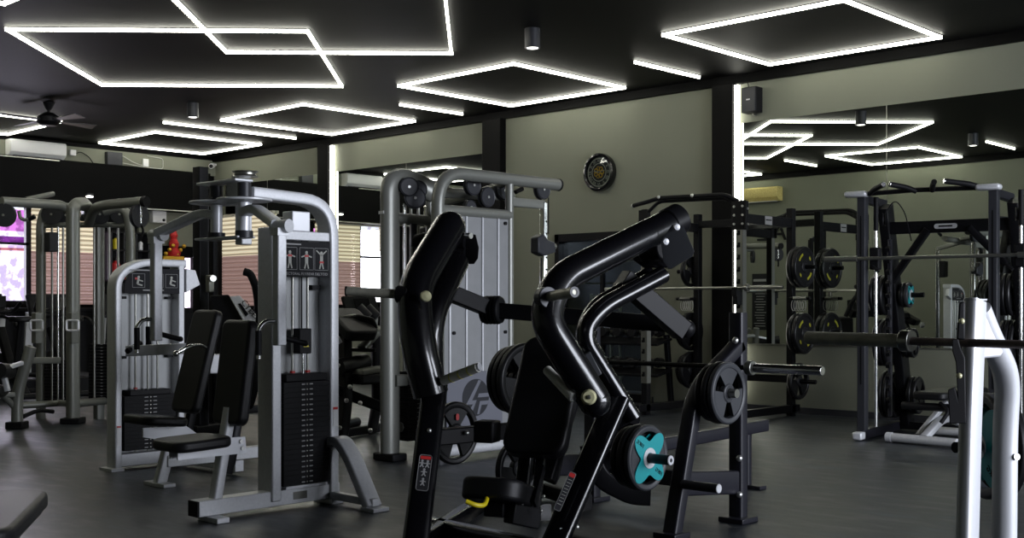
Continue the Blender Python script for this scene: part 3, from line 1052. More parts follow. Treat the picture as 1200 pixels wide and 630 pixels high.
    part('stabiliser_base', MB().box((x0 + 0.25, yu - 0.01, 0.05), (0.42, 0.05, 0.045)), S, t, bev=0.004)
    part('foot', MB().box((x0 + 0.45, yu - 0.01, 0.012), (0.12, 0.12, 0.024)), S, t, bev=0.004)
    # seat post, seat, back pad
    part('seat_post', MB().rtube([(x0, 3.70, 0.1), (x0, 3.80, 0.62)], 0.055, 0.07, 0, (1, 0, 0)), S, t)
    part('slide_tube', MB().rtube([(x0, 3.80, 0.30), (x0, 3.93, 0.95)], 0.05, 0.05, 0, (1, 0, 0)), 'graphite', t)
    part('slide_boot', MB().rtube([(x0, 3.77, 0.25), (x0, 3.81, 0.38)], 0.06, 0.06, 0, (1, 0, 0)), 'black', t)
    part('seat_bracket', MB().prism([(x0 + 0.04, 3.44, 0.36), (x0 + 0.04, 3.44, 0.41), (x0 + 0.04, 3.7, 0.41), (x0 + 0.04, 3.77, 0.455), (x0 + 0.04, 3.87, 0.455), (x0 + 0.04, 3.88, 0.36)], (0.012, 0, 0)), 'silver_bright', t)
    part('seat_bracket', MB().prism([(x0 - 0.04, 3.44, 0.36), (x0 - 0.04, 3.44, 0.41), (x0 - 0.04, 3.7, 0.41), (x0 - 0.04, 3.77, 0.455), (x0 - 0.04, 3.87, 0.455), (x0 - 0.04, 3.88, 0.36)], (0.012, 0, 0)), 'silver_bright', t)
    part('bolt', MB().cyl((x0 + 0.045, 3.84, 0.43), (x0 + 0.056, 3.84, 0.43), 0.012), 'bolt', t)
    part('bolt', MB().cyl((x0 + 0.045, 3.85, 0.39), (x0 + 0.056, 3.85, 0.39), 0.012), 'bolt', t)
    pad(t, 'seat', (x0, 3.555, 0.442), (1, 0, 0), (0, 1, 0.03), 0.33, 0.36, 0.06, r=0.08)
    pad(t, 'back_pad', (x0, 3.835, 0.82), (1, 0, 0), (0, 0.13, 1), 0.29, 0.60, 0.07, r=0.05)
    # hub discs and shafts
    for hx, nm in ((-0.14, 'a'), (0.14, 'b')):
        cx = x0 + hx
        part('pivot_shaft', MB().cyl((cx, hub_y, 1.60), (cx, hub_y, 1.78), 0.034), 'silver_bright', t)
        part('bearing', MB().cyl((cx, hub_y, 1.58), (cx, hub_y, 1.62), 0.05), 'graphite', t)
        part('bearing', MB().cyl((cx, hub_y, 1.81), (cx, hub_y, 1.89), 0.038), 'graphite', t)
        part('cam_disc', MB().lathe([(0, 0), (0.15, 0), (0.155, 0.004), (0.155, 0.010), (0.15, 0.014), (0, 0.014)], (cx, hub_y, 1.785)), 'silver', t)
    part('upper_plate', MB().box((x0 - 0.06, hub_y, 1.905), (0.40, 0.12, 0.014)), 'silver', t, bev=0.004)
    part('lower_plate', MB().box((x0 - 0.06, hub_y, 1.585), (0.44, 0.12, 0.012)), 'silver', t, bev=0.004)
    part('small_pulley', MB().lathe([(0, 0), (0.075, 0), (0.06, 0.012), (0.06, 0.02), (0.075, 0.03), (0, 0.035)], (x0 + 0.12, hub_y + 0.02, 1.925)), 'steel', t)
    part('cable', MB().tube([(x0 + 0.12, hub_y + 0.09, 1.94), (x0 - 0.02, hub_y + 0.12, 1.98), (x0 - 0.16, hub_y + 0.1, 1.93), (x0 - 0.22, hub_y, 1.85), (x0 - 0.1, hub_y - 0.05, 1.81)], 0.005, 0.06, 6), 'black', t)
    part('hub_mast', MB().box((x0, hub_y + 0.09, 1.69), (0.07, 0.07, 0.28)), S, t, bev=0.006)
    # swinging arms and handles
    for s, post_px in ((1, 327.5), (-1, 183)):
        post = X(post_px, 275, x0 + s * 0.60)
        h = V((x0 + s * 0.14, hub_y, 1.72))
        zt = 1.62
        part('swing_arm', MB().rtube([h, h + V((s * 0.13, -0.02, 0.02)), (post.x - s * 0.02, post.y, zt + 0.01)], 0.07, 0.05, 0.08, (0, 0, 1)), S, t)
        part('swivel_joint', MB().cyl((post.x - 0.05, post.y, zt), (post.x + 0.06, post.y + 0.02, zt), 0.036).box((post.x, post.y, zt - 0.03), (0.07, 0.07, 0.04)), 'silver', t)
        pt = part('handle_post', MB().box((post.x, post.y, zt - 0.33), (0.055, 0.055, 0.60)), S, t, bev=0.006)
        zb = zt - 0.5
        hx = post + V((0, 0, 0))
        part('handle_tube', MB().tube([(hx.x, hx.y, zb), (hx.x - 0.03, hx.y - 0.07, zb), (hx.x - 0.045, hx.y - 0.10, zb - 0.04), (hx.x - 0.045, hx.y - 0.10, zb - 0.2)], 0.012, 0.04), 'chrome', pt)
        part('grip', MB().cyl((hx.x - 0.045, hx.y - 0.10, zb - 0.05), (hx.x - 0.045, hx.y - 0.10, zb - 0.18), 0.017), 'black', pt)
        part('side_grip', MB().cyl((hx.x, hx.y + 0.03, zb - 0.09), (hx.x + 0.04, hx.y + 0.13, zb - 0.12), 0.016).ball((hx.x + 0.042, hx.y + 0.137, zb - 0.121), 0.017), 'black', pt)
    return t
pec_fly()


# ---------------------------------------------------------------- seated machine with placard tower (behind, left)
def side_tower_machine():
    x0 = -8.06
    t = thing('leg_machine', 'silver seated machine with arched weight tower, behind the pectoral machine', 'exercise machine', (x0, 4.5, 0))
    S = 'silver'
    ya, yb = X(131, 400, x0).y, X(209, 400, x0).y
    part('tower_frame', MB().rtube([(x0, ya + 0.02, 0.0), (x0, ya + 0.02, 1.42), (x0, ya + 0.2, 1.52), (x0, yb + 0.03, 1.52)], 0.055, 0.13, 0.16, (1, 0, 0)), S, t)
    part('tower_frame', MB().box((x0, yb - 0.01, 0.76), (0.13, 0.05, 1.5)), S, t, bev=0.008)
    part('base_beam', MB().box((x0, (ya + yb) / 2, 0.07), (0.1, yb - ya, 0.09)), S, t, bev=0.005)
    part('foot', MB().box((x0, ya, 0.01), (0.18, 0.1, 0.02)), S, t)
    ym = (ya + yb) / 2
    part('shroud', MB().box((x0 - 0.05, ym, 0.72), (0.012, yb - ya - 0.04, 1.3)), 'pale_panel', t)
    pl = part('placard', MB().prism([(x0 + 0.07, ya + 0.06, 1.29), (x0 + 0.07, yb - 0.035, 1.29), (x0 + 0.07, yb - 0.035, 1.475), (x0 + 0.07, ya + 0.2, 1.475), (x0 + 0.07, ya + 0.1, 1.43), (x0 + 0.07, ya + 0.06, 1.36)], (0.008, 0, 0)), 'placard', t)
    q = x0 + 0.0755
    for i, yy in enumerate((ym - 0.1, ym + 0.05, ym + 0.17)):
        f = MB()
        for a, b, c_, d_ in ((-0.05, 0, 0.002, 0.1), (0.05, 0, 0.002, 0.1), (0, 0.05, 0.1, 0.002), (0, -0.05, 0.1, 0.002)):
            f.box((q, yy + a, 1.385 + b), (0.001, c_, d_))
        part('picture_frame', f, 'print_grey', pl)
        f = MB().lathe([(0.01, 0), (0, 0.001)], (q, yy, 1.41), (1, 0, 0), 12)
        f.beam((q, yy, 1.4), (q, yy - 0.01, 1.36), 0.016, 0.001, (1, 0, 0)).beam((q, yy - 0.01, 1.36), (q, yy + 0.03, 1.35), 0.01, 0.001, (1, 0, 0)).beam((q, yy + 0.0, 1.39), (q, yy + 0.035, 1.38), 0.008, 0.001, (1, 0, 0))
        part('exercise_figure', f, 'grip_grey', pl)
    part('muscle_mark', MB().box((q + 0.001, ym - 0.12, 1.40), (0.001, 0.02, 0.015)), 'red', pl)
    for yy, z in ((ym + 0.02, 1.315), (ym - 0.08, 1.462)):
        part('text_line', MB().box((q, yy, z), (0.001, 0.17, 0.008)), 'print_grey', pl)
    for yy in (ym - 0.09, ym + 0.01, ym + 0.09):
        part('guide_rod', MB().cyl((x0 + 0.01, yy, 0.12), (x0 + 0.01, yy, 1.32), 0.008), 'steel', t)
    part('stop_collar', MB().cyl((x0 + 0.01, ym - 0.09, 0.585), (x0 + 0.01, ym - 0.09, 0.595), 0.015), 'red', t)
    for yy, z in ((ya + 0.09, 1.26), (yb - 0.07, 1.26), (ya + 0.09, 0.82), (yb - 0.07, 0.82)):
        part('shroud_bracket', MB().box((x0 - 0.02, yy, z), (0.05, 0.05, 0.02)), 'black', t)
    wstack(t, x0 + 0.01, ym + 0.0, 0.14, 0.12, 0.42, 14, 0.0285, 'x')
    part('top_plate', MB().box((x0 + 0.01, ym, 0.56), (0.12, 0.33, 0.04)), 'black_metal', t, bev=0.004)
    part('pulley_housing', MB().prism([(x0 + 0.05, yb + 0.02, 1.30), (x0 + 0.05, yb + 0.14, 1.36), (x0 + 0.05, yb + 0.10, 1.47), (x0 + 0.05, yb + 0.02, 1.48)], (0.06, 0, 0)), S, t, bev=0.004)
    part('warning_label', MB().box((x0 + 0.067, ya + 0.02, 0.25), (0.003, 0.03, 0.14)), 'white', t)
    part('warning_label', MB().box((x0 + 0.068, ya + 0.02, 0.32), (0.003, 0.03, 0.012)), 'red', t, label='red label header')
    # seat unit on its own beam
    xs_ = -7.15
    f0 = X(190, 563, xs_)
    part('cross_beam', MB().box(((x0 + xs_) / 2, yb - 0.06, 0.07), (xs_ - x0, 0.07, 0.08)), S, t, bev=0.004)
    part('seat_beam', MB().box((xs_, f0.y + 0.45, 0.16), (0.08, 0.86, 0.08)), S, t, bev=0.005)
    part('front_leg', MB().rtube([(xs_, f0.y - 0.02, 0.01), (xs_, f0.y + 0.10, 0.42)], 0.08, 0.06, 0, (1, 0, 0)), S, t)
    part('foot', MB().box((xs_, f0.y - 0.02, 0.012), (0.26, 0.09, 0.024)), S, t, bev=0.003)
    sc_ = X(182, 492, xs_)
    bp = X(231, 423, xs_)
    part('seat_bracket', MB().prism([(xs_ + 0.05, sc_.y - 0.12, sc_.z - 0.10), (xs_ + 0.05, sc_.y - 0.12, sc_.z - 0.04), (xs_ + 0.05, sc_.y + 0.2, sc_.z - 0.05), (xs_ + 0.05, sc_.y + 0.30, sc_.z - 0.12), (xs_ + 0.05, sc_.y + 0.2, sc_.z - 0.17)], (0.012, 0, 0)), 'silver_bright', t)
    pad(t, 'seat', (xs_, sc_.y, sc_.z), (1, 0, 0), (0, 1, -0.1), 0.36, 0.34, 0.06, r=0.08)
    part('back_support', MB().rtube([(xs_, sc_.y + 0.2, 0.15), (xs_, bp.y + 0.06, bp.z + 0.1)], 0.06, 0.05, 0, (1, 0, 0)), 'black_metal', t)
    part('back_bracket', MB().box((xs_ + 0.02, bp.y + 0.16, bp.z - 0.02), (0.10, 0.2, 0.13)), S, t, bev=0.006)
    pad(t, 'back_pad', (xs_, bp.y, bp.z), (1, 0, 0), (0, 0.27, 1), 0.30, 0.72, 0.07, r=0.05)
    # lever bar with grips running back to the tower
    l0, l1 = X(148, 411, -7.7), X(222, 408, -7.4)
    part('movement_arm', MB().beam(l0, l1, 0.05, 0.075), 'silver_bright', t, bev=0.005)
    part('grip', MB().cyl(l0 + V((0.05, -0.02, 0.0)), l0 + V((-0.02, 0.12, 0.05)), 0.02), 'black', t)
    part('grip', MB().cyl(l0 + V((0.02, 0.16, 0.02)), l0 + V((0.02, 0.16, 0.17)), 0.02), 'black', t)
    hb = [X(206, 414, xs_ + 0.2), X(222, 405, xs_ + 0.2), X(236, 403, xs_ + 0.15), X(247, 411, xs_ + 0.1)]
    part('handle_bar', MB().tube(hb, 0.013, 0.05).ball(hb[0], 0.02).ball(hb[-1], 0.02), 'chrome', t)
    return t
side_tower_machine()


# ---------------------------------------------------------------- multi-station cable tower at far left
def multi_station():
    base = C(100, 498, 12.1)
    t = thing('cable_multi_station', 'grey-green multi-station cable machine with arched posts at the far left', 'exercise machine', (base.x, base.y, 0), YAW)
    S = 'pewter'
    D = 12.1
    z0 = lambda px, d: V((C(px, 400, d).x, C(px, 400, d).y, 0))
    def col(px, d, ytop, w=0.09, foot=True, name='upright'):
        b = z0(px, d)
        tp = C(px, ytop, d)
        part(name, MB().rtube([b, tp], w, w * 1.1, 0, (1, 0, 0)), S, t)
        if foot:
            part('foot', MB().box(b + V((0, 0, 0.04)), (0.17, 0.17, 0.08), Euler((0, 0, YAW)).to_matrix()), 'black', t, bev=0.01)
    # big front post curving into the left arm
    b = z0(85.5, D)
    rt = [b, C(85.5, 246, D), C(92, 238, D + 0.05), C(104, 241, D + 0.3), C(112, 250, D + 0.7)]
    part('main_post', MB().rtube([b, C(85.5, 255, D), C(86, 240, D), C(101, 238, D + 0.3), C(104, 252, D + 0.6)], 0.115, 0.12, 0.16, (1, 0, 0), 0.03), S, t)
    part('foot', MB().box(b + V((0, 0, 0.03)), (0.2, 0.2, 0.06), Euler((0, 0, YAW)).to_matrix()), 'black', t, bev=0.01)
    part('arm', MB().tube([C(80, 246, D + 0.05), C(72, 240, D), C(2, 236, D - 0.5)], 0.048, 0.15), S, t)
    part('arm', MB().tube([C(104, 262, D + 0.4), C(110, 244, D + 0.2), C(122, 240, D), C(169, 236, D - 0.6)], 0.05, 0.2), S, t)
    part('arm_end', MB().cyl(C(168, 236, D - 0.6), C(172, 236, D - 0.62), 0.052), 'black', t)
    # stack frame
    part('stack_frame', MB().tube([z0(48, D + 0.5), C(48, 262, D + 0.5), C(52, 247, D + 0.5), C(62, 244, D + 0.5), C(78, 243, D + .5)], 0.05, 0.15), S, t)
    part('stack_frame', MB().tube([C(122, 248, D + .4), C(140, 243, D + 0.4), C(150, 250, D + 0.4), C(153, 275, D + 0.4), z0(153, D + 0.4)], 0.05, 0.15), S, t)
    part('crossbar', MB().tube([C(46, 264, D + 0.5), C(118, 263, D + .45), C(152, 264.5, D + 0.4)], 0.03), S, t)
    part('header_plate', MB().beam(C(95, 248, D + 0.6), C(118, 250, D + 0.55), 0.03, 0.2), 'graphite', t, bev=0.01)
    part('lower_beam', MB().tube([C(25, 475, D + .2), C(70, 472, D + .4), C(85, 473, D)], 0.035), S, t)
    part('lower_beam', MB().tube([C(85, 473, D), C(127, 469, D + 0.5), C(153, 468, D + 0.5)], 0.04), S, t)
    for px_, w in ((116, 0.09),):
        part('upright', MB().rtube([z0(px_, D + 0.5), C(px_, 266, D + 0.5)], w, w, 0, (1, 0, 0)), S, t)
    for px_ in (61, 68, 74):
        part('guide_rod', MB().cyl(C(px_, 470, D + 0.45), C(px_, 266, D + 0.45), 0.012), 'chrome' if px_ == 68 else 'steel', t)
    for px_ in (110.5, 128, 138.5):
        part('guide_rod', MB().cyl(C(px_, 470, D + 0.42), C(px_, 266, D + 0.42), 0.013), 'steel', t)
    # pulleys
    def pul(px_, py_, d, r, ax):
        c = C(px_, py_, d)
        a = V(ax).normalized()
        part('pulley', MB().lathe([(0, -0.02), (r, -0.02), (r * 0.9, 0), (r, 0.02), (0, 0.02)], c, a, 28), 'graphite', t)
        part('pulley_bolt', MB().cyl(c - a * 0.03, c + a * 0.03, 0.012, 10), 'bolt', t)
    nrm = -(ray(600, 358))
    for px_, py_, d, r in ((5, 252, D - .5, 0.115), (61, 251, D + .45, 0.11), (78, 252, D + .5, 0.1), (118, 251, D + .4, 0.1), (141, 251, D + .4, 0.10)):
        pul(px_, py_, d, r, nrm)
    pul(163, 253, D - 0.58, 0.115, ray(600, 358).cross(V((0, 0, 1))) + nrm * 0.5)
    part('pulley_hanger', MB().cyl(C(164, 240, D - .58), C(165, 262, D - .58), 0.016), 'chrome', t)
    part('carabiner', MB().tube([C(166, 264, D - .58), C(168, 270, D - .58), C(166, 278, D - .58)], 0.012, 0.02), 'black', t)
    # adjustable carriage and square handles
    for px_, d in ((84, D - 0.02), (42, D + 0.45)):
        part('carriage', MB().beam(C(px_ + 1.5, 366, d - 0.08), C(px_ + 1.5, 402, d - 0.08), 0.08, 0.1, (1, 0, 0)), S, t, bev=0.006)
        h = [C(px_ + a, b_, d - 0.16) for a, b_ in ((-6, 375), (8, 375), (8, 387), (-6, 387))]
        part('pull_handle', MB().sweep(fillet([(h[0] + h[1]) / 2, h[1], h[2], h[3], h[0], (h[0] + h[1]) / 2], 0.02, 4), [(0.012 * math.cos(a), 0.012 * math.sin(a)) for a in (0, 1.05, 2.1, 3.14, 4.2, 5.25)]), 'silver_bright', t)
    part('carriage', MB().beam(C(60, 272, D + .3), C(60, 295, D + .3), 0.1, 0.13, (1, 0, 0)), 'graphite', t, bev=0.01)
    # stacks
    cc = C(71, 440, D + 0.5)
    for k in range(14):
        part('stack_plate', MB().box((cc.x, cc.y, 0.17 + 0.034 * k), (0.3, 0.11, 0.031), Euler((0, 0, YAW)).to_matrix()), 'black', t)
    cc = C(124, 440, D + 0.5)
    for k in range(18):
        part('stack_plate', MB().box((cc.x, cc.y, 0.20 + 0.034 * k), (0.32, 0.13, 0.031), Euler((0, 0, YAW)).to_matrix()), 'black', t)
    fr = ray(600, 358)
    pn = MB()
    for k in range(18):
        q = C(119, 440, D + 0.42)
        pn.box((q.x, q.y, 0.215 + 0.034 * k), (0.02, 0.01, 0.008), Euler((0, 0, YAW)).to_matrix())
    part('number_labels', pn, 'print_grey', t)
    # pull-up grip top left
    part('pull_up_grip', MB().tube([C(22, 247, D), C(24, 256, D), C(30, 258, D), C(40, 254, D)], 0.018, 0.05), S, t)
    part('grip_sleeve', MB().cyl(C(34, 256.5, D), C(41, 253.5, D), 0.024), 'black', t)
    part('top_brace', MB().tube([C(30, 234, D + 0.8), C(62, 227, D + 1.2)], 0.03), S, t)
    return t
multi_station()


# low row station in front of it (cut by the left edge)
def low_row():
    D = 11.6
    b = C(22, 500, D)
    t = thing('low_row_station', 'bent grey-green tube frame with round pad at the left edge, before the cable station', 'exercise machine', (b.x, b.y, 0), YAW)
    z0 = lambda px, d: V((C(px, 400, d).x, C(px, 400, d).y, 0.0))
    S = 'pewter'
    part('front_post', MB().tube([z0(20, D) + V((0, 0, 0.06)), C(20, 460, D), C(31, 425, D), C(36, 406, D)], 0.055, 0.3), S, t)
    part('front_post', MB().tube([C(27, 430, D + 0.25), C(35, 407, D + 0.1)], 0.035), S, t)
    part('foot', MB().box(z0(20, D) + V((0, 0, 0.035)), (0.17, 0.17, 0.07), Euler((0, 0, YAW)).to_matrix()), 'black', t, bev=0.01)
    part('carry_beam', MB().rtube([C(32, 422, D), C(68, 422, D + 0.4)], 0.07, 0.065, 0, (0, 0, 1)), S, t)
    part('brace', MB().tube([C(18, 478, D), C(-6, 452, D - 0.2)], 0.03), S, t)
    part('seat_rail', MB().rtube([C(22, 462, D), C(-8, 463, D - 0.2)], 0.05, 0.05), S, t)
    part('lever', MB().rtube([C(29, 424, D), C(5, 432, D - 0.3)], 0.05, 0.04), 'silver_bright', t)
    part('lever', MB().rtube([C(4, 438, D - 0.3), C(9, 458, D - 0.3)], 0.05, 0.05), 'silver', t)
    part('roller_pad', MB().cyl(C(-2, 434, D - 0.45), C(10, 435, D - 0.1), 0.075, 24), 'vinyl', t)
    part('roller_pad', MB().cyl(C(-8, 457, D - 0.45), C(3, 458, D - 0.1), 0.06, 24), 'vinyl', t)
    part('swing_lever', MB().tube([C(27, 488, D + 0.2), C(45, 480, D + 0.3), C(62, 482, D + 0.5)], 0.022, 0.1), 'black', t)
    return t
low_row()

# ---------------------------------------------------------------- cable tower with shroud and adjustable columns
def cable_tower():
    xa, xb = -7.02, -6.6
    t = thing('cable_tower', 'tall grey-green cable tower with ribbed grey shroud and round emblem, middle of the room', 'exercise machine', (xb, 6.8, 0))
    S = 'pewter'
    yb0, yb1 = X(513, 300, xb).y, X(571 + 26, 300, xb).y
    ztop = 2.22
    yend = X(653, 209, xb).y
    # emblem-side frame: post, arch, long top tube
    part('front_post', MB().tube([(xb, yb0, 0.0), (xb, yb0, ztop), (xb, yend, ztop)], 0.052, 0.26, 16, oval=0.05), S, t)
    part('end_cap', MB().cyl((xb, yend, ztop), (xb, yend + 0.02, ztop), 0.053), 'black', t)
    yv = X(597, 300, xb).y
    part('second_post', MB().tube([(xb, yv, 0.03), (xb, yv, ztop)], 0.035), S, t)
    part('crossbar', MB().tube([(xb, yb0, 1.93), (xb, yv, 1.93)], 0.042), S, t)
    part('base_tube', MB().tube([(xb, yb0, 0.09), (xb, yv + 0.05, 0.09)], 0.045), 'silver', t)
    part('foot', MB().cyl((xb, yb0, 0), (xb, yb0, 0.06), 0.07, 24), 'graphite', t)
    part('foot', MB().cyl((xb, yv, 0), (xb, yv, 0.06), 0.06, 24), 'graphite', t)
    # ribbed shroud
    n = 4
    y0, y1 = yb0 + 0.05, yv - 0.03
    part('shroud', MB().box((xb, (y0 + y1) / 2, 1.02), (0.03, y1 - y0, 1.76)), 'grey_panel', t)
    for k in range(n):
        yy = y0 + (y1 - y0) * (0.08 + 0.25 * k)
        part('shroud_rib', MB().box((xb + 0.02, yy, 1.02), (0.018, 0.018, 1.75)), 'silver', t, bev=0.006)
    for yy, z in ((y1 - 0.04, 1.86), (y1 - 0.04, 0.99), (y0 + 0.1, 0.99)):
        part('shroud_bolt', MB().cyl((xb + 0.01, yy, z), (xb + 0.03, yy, z), 0.014, 12), 'black', t)
    # stepped blue-grey decal with round LF emblem
    ym = X(553, 465, xb).y
    q = xb + 0.031
    dec = MB()
    zt = X(553, 437, xb).z
    pts = [(-0.4, 0.03), (0.30, 0.03), (0.30, zt - 0.12), (0.22, zt - 0.12), (0.22, zt - 0.04), (0.12, zt - 0.04), (0.12, zt + 0.02), (-0.12, zt + 0.02), (-0.12, zt - 0.02), (-0.4, zt - 0.02)]
    pts = [(max(min(a, y1 - ym - 0.005), y0 - ym + 0.005), b) for a, b in pts]
    dec.prism([(q + 0.001, ym + a, 0.16 + b * (1 - 0.16 / zt)) for a, b in pts], (0.018, 0, 0))
    part('decal', dec, 'bluegrey', t, label='blue-grey stepped decal')
    zc = X(555, 465, xb).z
    q2 = q + 0.0105
    part('emblem_disc', MB().lathe([(0.145, 0), (0.145, 0.003), (0, 0.003)], (q2, ym, zc), (1, 0, 0), 48), 'graphite', t, label='dark round emblem')
    em = MB()
    P2 = lambda a, b: (q2 + 0.005, ym + a, zc + b)
    em.prism([P2(0.025, 0.135), P2(0.055, 0.13), P2(-0.045, -0.02), P2(0.005, -0.02), P2(-0.055, -0.135), P2(-0.09, -0.11), P2(-0.035, -0.05), P2(-0.11, -0.05)], (0.003, 0, 0))
    em.prism([P2(0.145, 0.03), P2(0.03, 0.03), P2(0.015, 0.0), P2(0.145, 0.0)], (0.003, 0, 0))
    em.prism([P2(0.14, -0.03), P2(0.04, -0.03), P2(0.01, -0.13), P2(0.035, -0.13), P2(0.06, -0.06), P2(0.125, -0.06)], (0.003, 0, 0))
    part('emblem_letters', em, 'bluegrey', t)
    # rear-left frame: post with rounded shoulder
    yl = X(457, 300, xa).y
    part('left_post', MB().tube([(xa, yl, 0.06), (xa, yl, 2.19), (xa, yl + 0.24, 2.19), (xa + 0.05, yl + 0.42, 2.10)], 0.062, 0.16, 16, oval=0.085), S, t)
    part('foot', MB().box((xa, yl, 0.03), (0.24, 0.15, 0.06)), 'black', t, bev=0.012)
    part('rear_post', MB().tube([(xa + 0.02, yl + 0.40, 0.03), (xa + 0.02, yl + 0.40, 2.11)], 0.032), S, t)
    part('shoulder_badge', MB().box((xa + 0.0, yl - 0.088, 1.92), (0.06, 0.004, 0.022)), 'silver_bright', t)
    part('middle_brace', MB().rtube([(xa + 0.05, yl, 0.62), (xa + 0.05, yl + 0.40, 0.62)], 0.07, 0.09, 0, (0, 0, 1)), S, t)
    part('middle_brace', MB().rtube([(xa + 0.05, yl, 1.30), (xa + 0.05, yl + 0.3, 1.30)], 0.07, 0.09, 0, (0, 0, 1)), S, t)
    part('link_beam', MB().tube([(xa, yl + 0.1, 0.25), (xa, yl + 0.9, 0.25)], 0.04), S, t)
    # top rear tube joining the two frames
    part('top_tube', MB().tube([(xa + 0.02, yl + 0.38, 2.11), (xa + 0.02, yb1 + 0.45, 2.14)], 0.042), S, t)
    part('top_link', MB().tube([(xa + 0.02, yv, 2.13), (xb, yv, ztop - 0.02)], 0.03), S, t)
    # guide rods, stack seen in the left frame
    for dy in (0.13, 0.2, 0.28):
        part('guide_rod', MB().cyl((xa + 0.02, yl + dy, 0.2), (xa + 0.02, yl + dy, 2.0), 0.011), 'chrome' if dy == 0.13 else 'steel', t)
    part('crossbar', MB().tube([(xa + 0.02, yl + 0.03, 1.88), (xa + 0.02, yl + 0.38, 1.88)], 0.042), S, t)
    part('cable_stop', MB().cyl((xa + 0.1, yl + 0.16, 1.84), (xa + 0.1, yl + 0.16, 1.66), 0.026), 'graphite', t)
    for k in range(16):
        part('stack_plate', MB().box((xa + 0.02, yl + 0.24, 0.16 + 0.034 * k), (0.13, 0.26, 0.031)), 'black', t)
    part('stack_plate', MB().box((xa + 0.02, yl + 0.22, 1.02), (0.08, 0.1, 0.14)), 'black', t)
    pn = MB()
    for k in range(16):
        pn.box((xa + 0.087, yl + 0.22, 0.16 + 0.034 * k), (0.003, 0.03, 0.009))
    part('number_labels', pn, 'print_grey', t)
    # pulleys
    def pul(c, r, ax=(1, 0, 0)):
        a = V(ax).normalized()
        part('pulley', MB().lathe([(0, -0.022), (r * 0.86, -0.022), (r * 0.9, -0.016), (r, -0.02), (r * 0.88, 0), (r, 0.02), (r * 0.9, 0.016), (r * 0.86, 0.022), (0, 0.022)], c, a, 32), 'graphite', t)
        part('pulley_bolt', MB().cyl(V(c) - a * 0.03, V(c) + a * 0.03, 0.011, 10), 'bolt', t)
    for px_, py_ in ((553, 217), (570, 231), (589, 223)):
        pul(X(px_, py_, xb - 0.12), 0.082)
    pul(X(635, 222, xb - 0.01), 0.085)
    pul(X(550, 243, xb - 0.16), 0.06)
    for px_, py_, r in ((479, 219, 0.075), (486, 232, 0.085), (490, 222, 0.07)):
        pul(X(px_, py_, xa + 0.1), r, (0.85, -0.5, 0))
    part('handle_hook', MB().tube([X(524, 215, xa), X(526, 226, xa), X(532, 230, xa)], 0.018, 0.04), 'steel', t)
    part('handle_hook', MB().tube([X(604, 225, xa), X(612, 221, xa)], 0.02), 'black', t)
    # right adjustable column
    yc = X(637, 300, xb).y
    part('column_arm', MB().rtube([(xb, yv, 2.04), (xb, yc, 2.04)], 0.04, 0.075, 0, (0, 0, 1)), S, t)
    part('adjustable_column', MB().box((xb, yc, 1.14), (0.05, 0.05, 1.84)), 'chrome', t, bev=0.008)
    hm = MB()
    for k in range(16):
        hm.cyl((xb + 0.024, yc + 0.008, 0.4 + 0.1 * k), (xb + 0.027, yc + 0.008, 0.4 + 0.1 * k), 0.009, 10)
    part('adjustment_holes', hm, 'black', t)
    part('column_foot', MB().box((xb, yc, 0.11), (0.2, 0.12, 0.22)), S, t, bev=0.01)
    cc = X(635, 288, xb)
    part('carriage', MB().prism([X(a, b_, xb + 0.03) for a, b_ in ((626, 278), (633, 274), (638, 281), (646, 284), (647, 296), (640, 298), (634, 300), (626, 296))], (0.09, 0, 0)), 'graphite', t, bev=0.01)
    part('lock_knob', MB().cyl(cc + V((0.02, 0.05, 0)), cc + V((0.02, 0.14, 0)), 0.026), 'steel', t)
    part('cable', MB().cyl(cc + V((0.02, 0.06, 0.1)), (cc.x + 0.02, cc.y + 0.06, 2.1), 0.005, 6), 'black', t)
    part('cable', MB().cyl(cc + V((0.05, -0.06, -0.1)), (cc.x + 0.05, cc.y - 0.06, 0.2), 0.005, 6), 'black', t)
    # left adjustable column and its carriage
    lc = X(501, 300, xa - 0.35)
    part('adjustable_column', MB().box((lc.x, lc.y, 1.05), (0.05, 0.05, 1.98)), 'chrome', t, bev=0.008)
    part('column_arm', MB().rtube([(lc.x, lc.y, 2.03), (xa, lc.y + 0.1, 2.10)], 0.05, 0.06), S, t)
    part('column_foot', MB().box((lc.x, lc.y, 0.04), (0.16, 0.16, 0.08)), S, t, bev=0.01)
    k0 = X(499, 283, xa - 0.3)
    part('carriage', MB().box(k0, (0.1, 0.13, 0.24)), 'graphite', t, bev=0.02)
    return t
cable_tower()
single('rubber_attachment', MB().box(X(570, 505, -6.4), (0.14, 0.12, 0.2)), 'black', 'small black block standing before the cable tower shroud', 'block', bev=0.01) if False else None


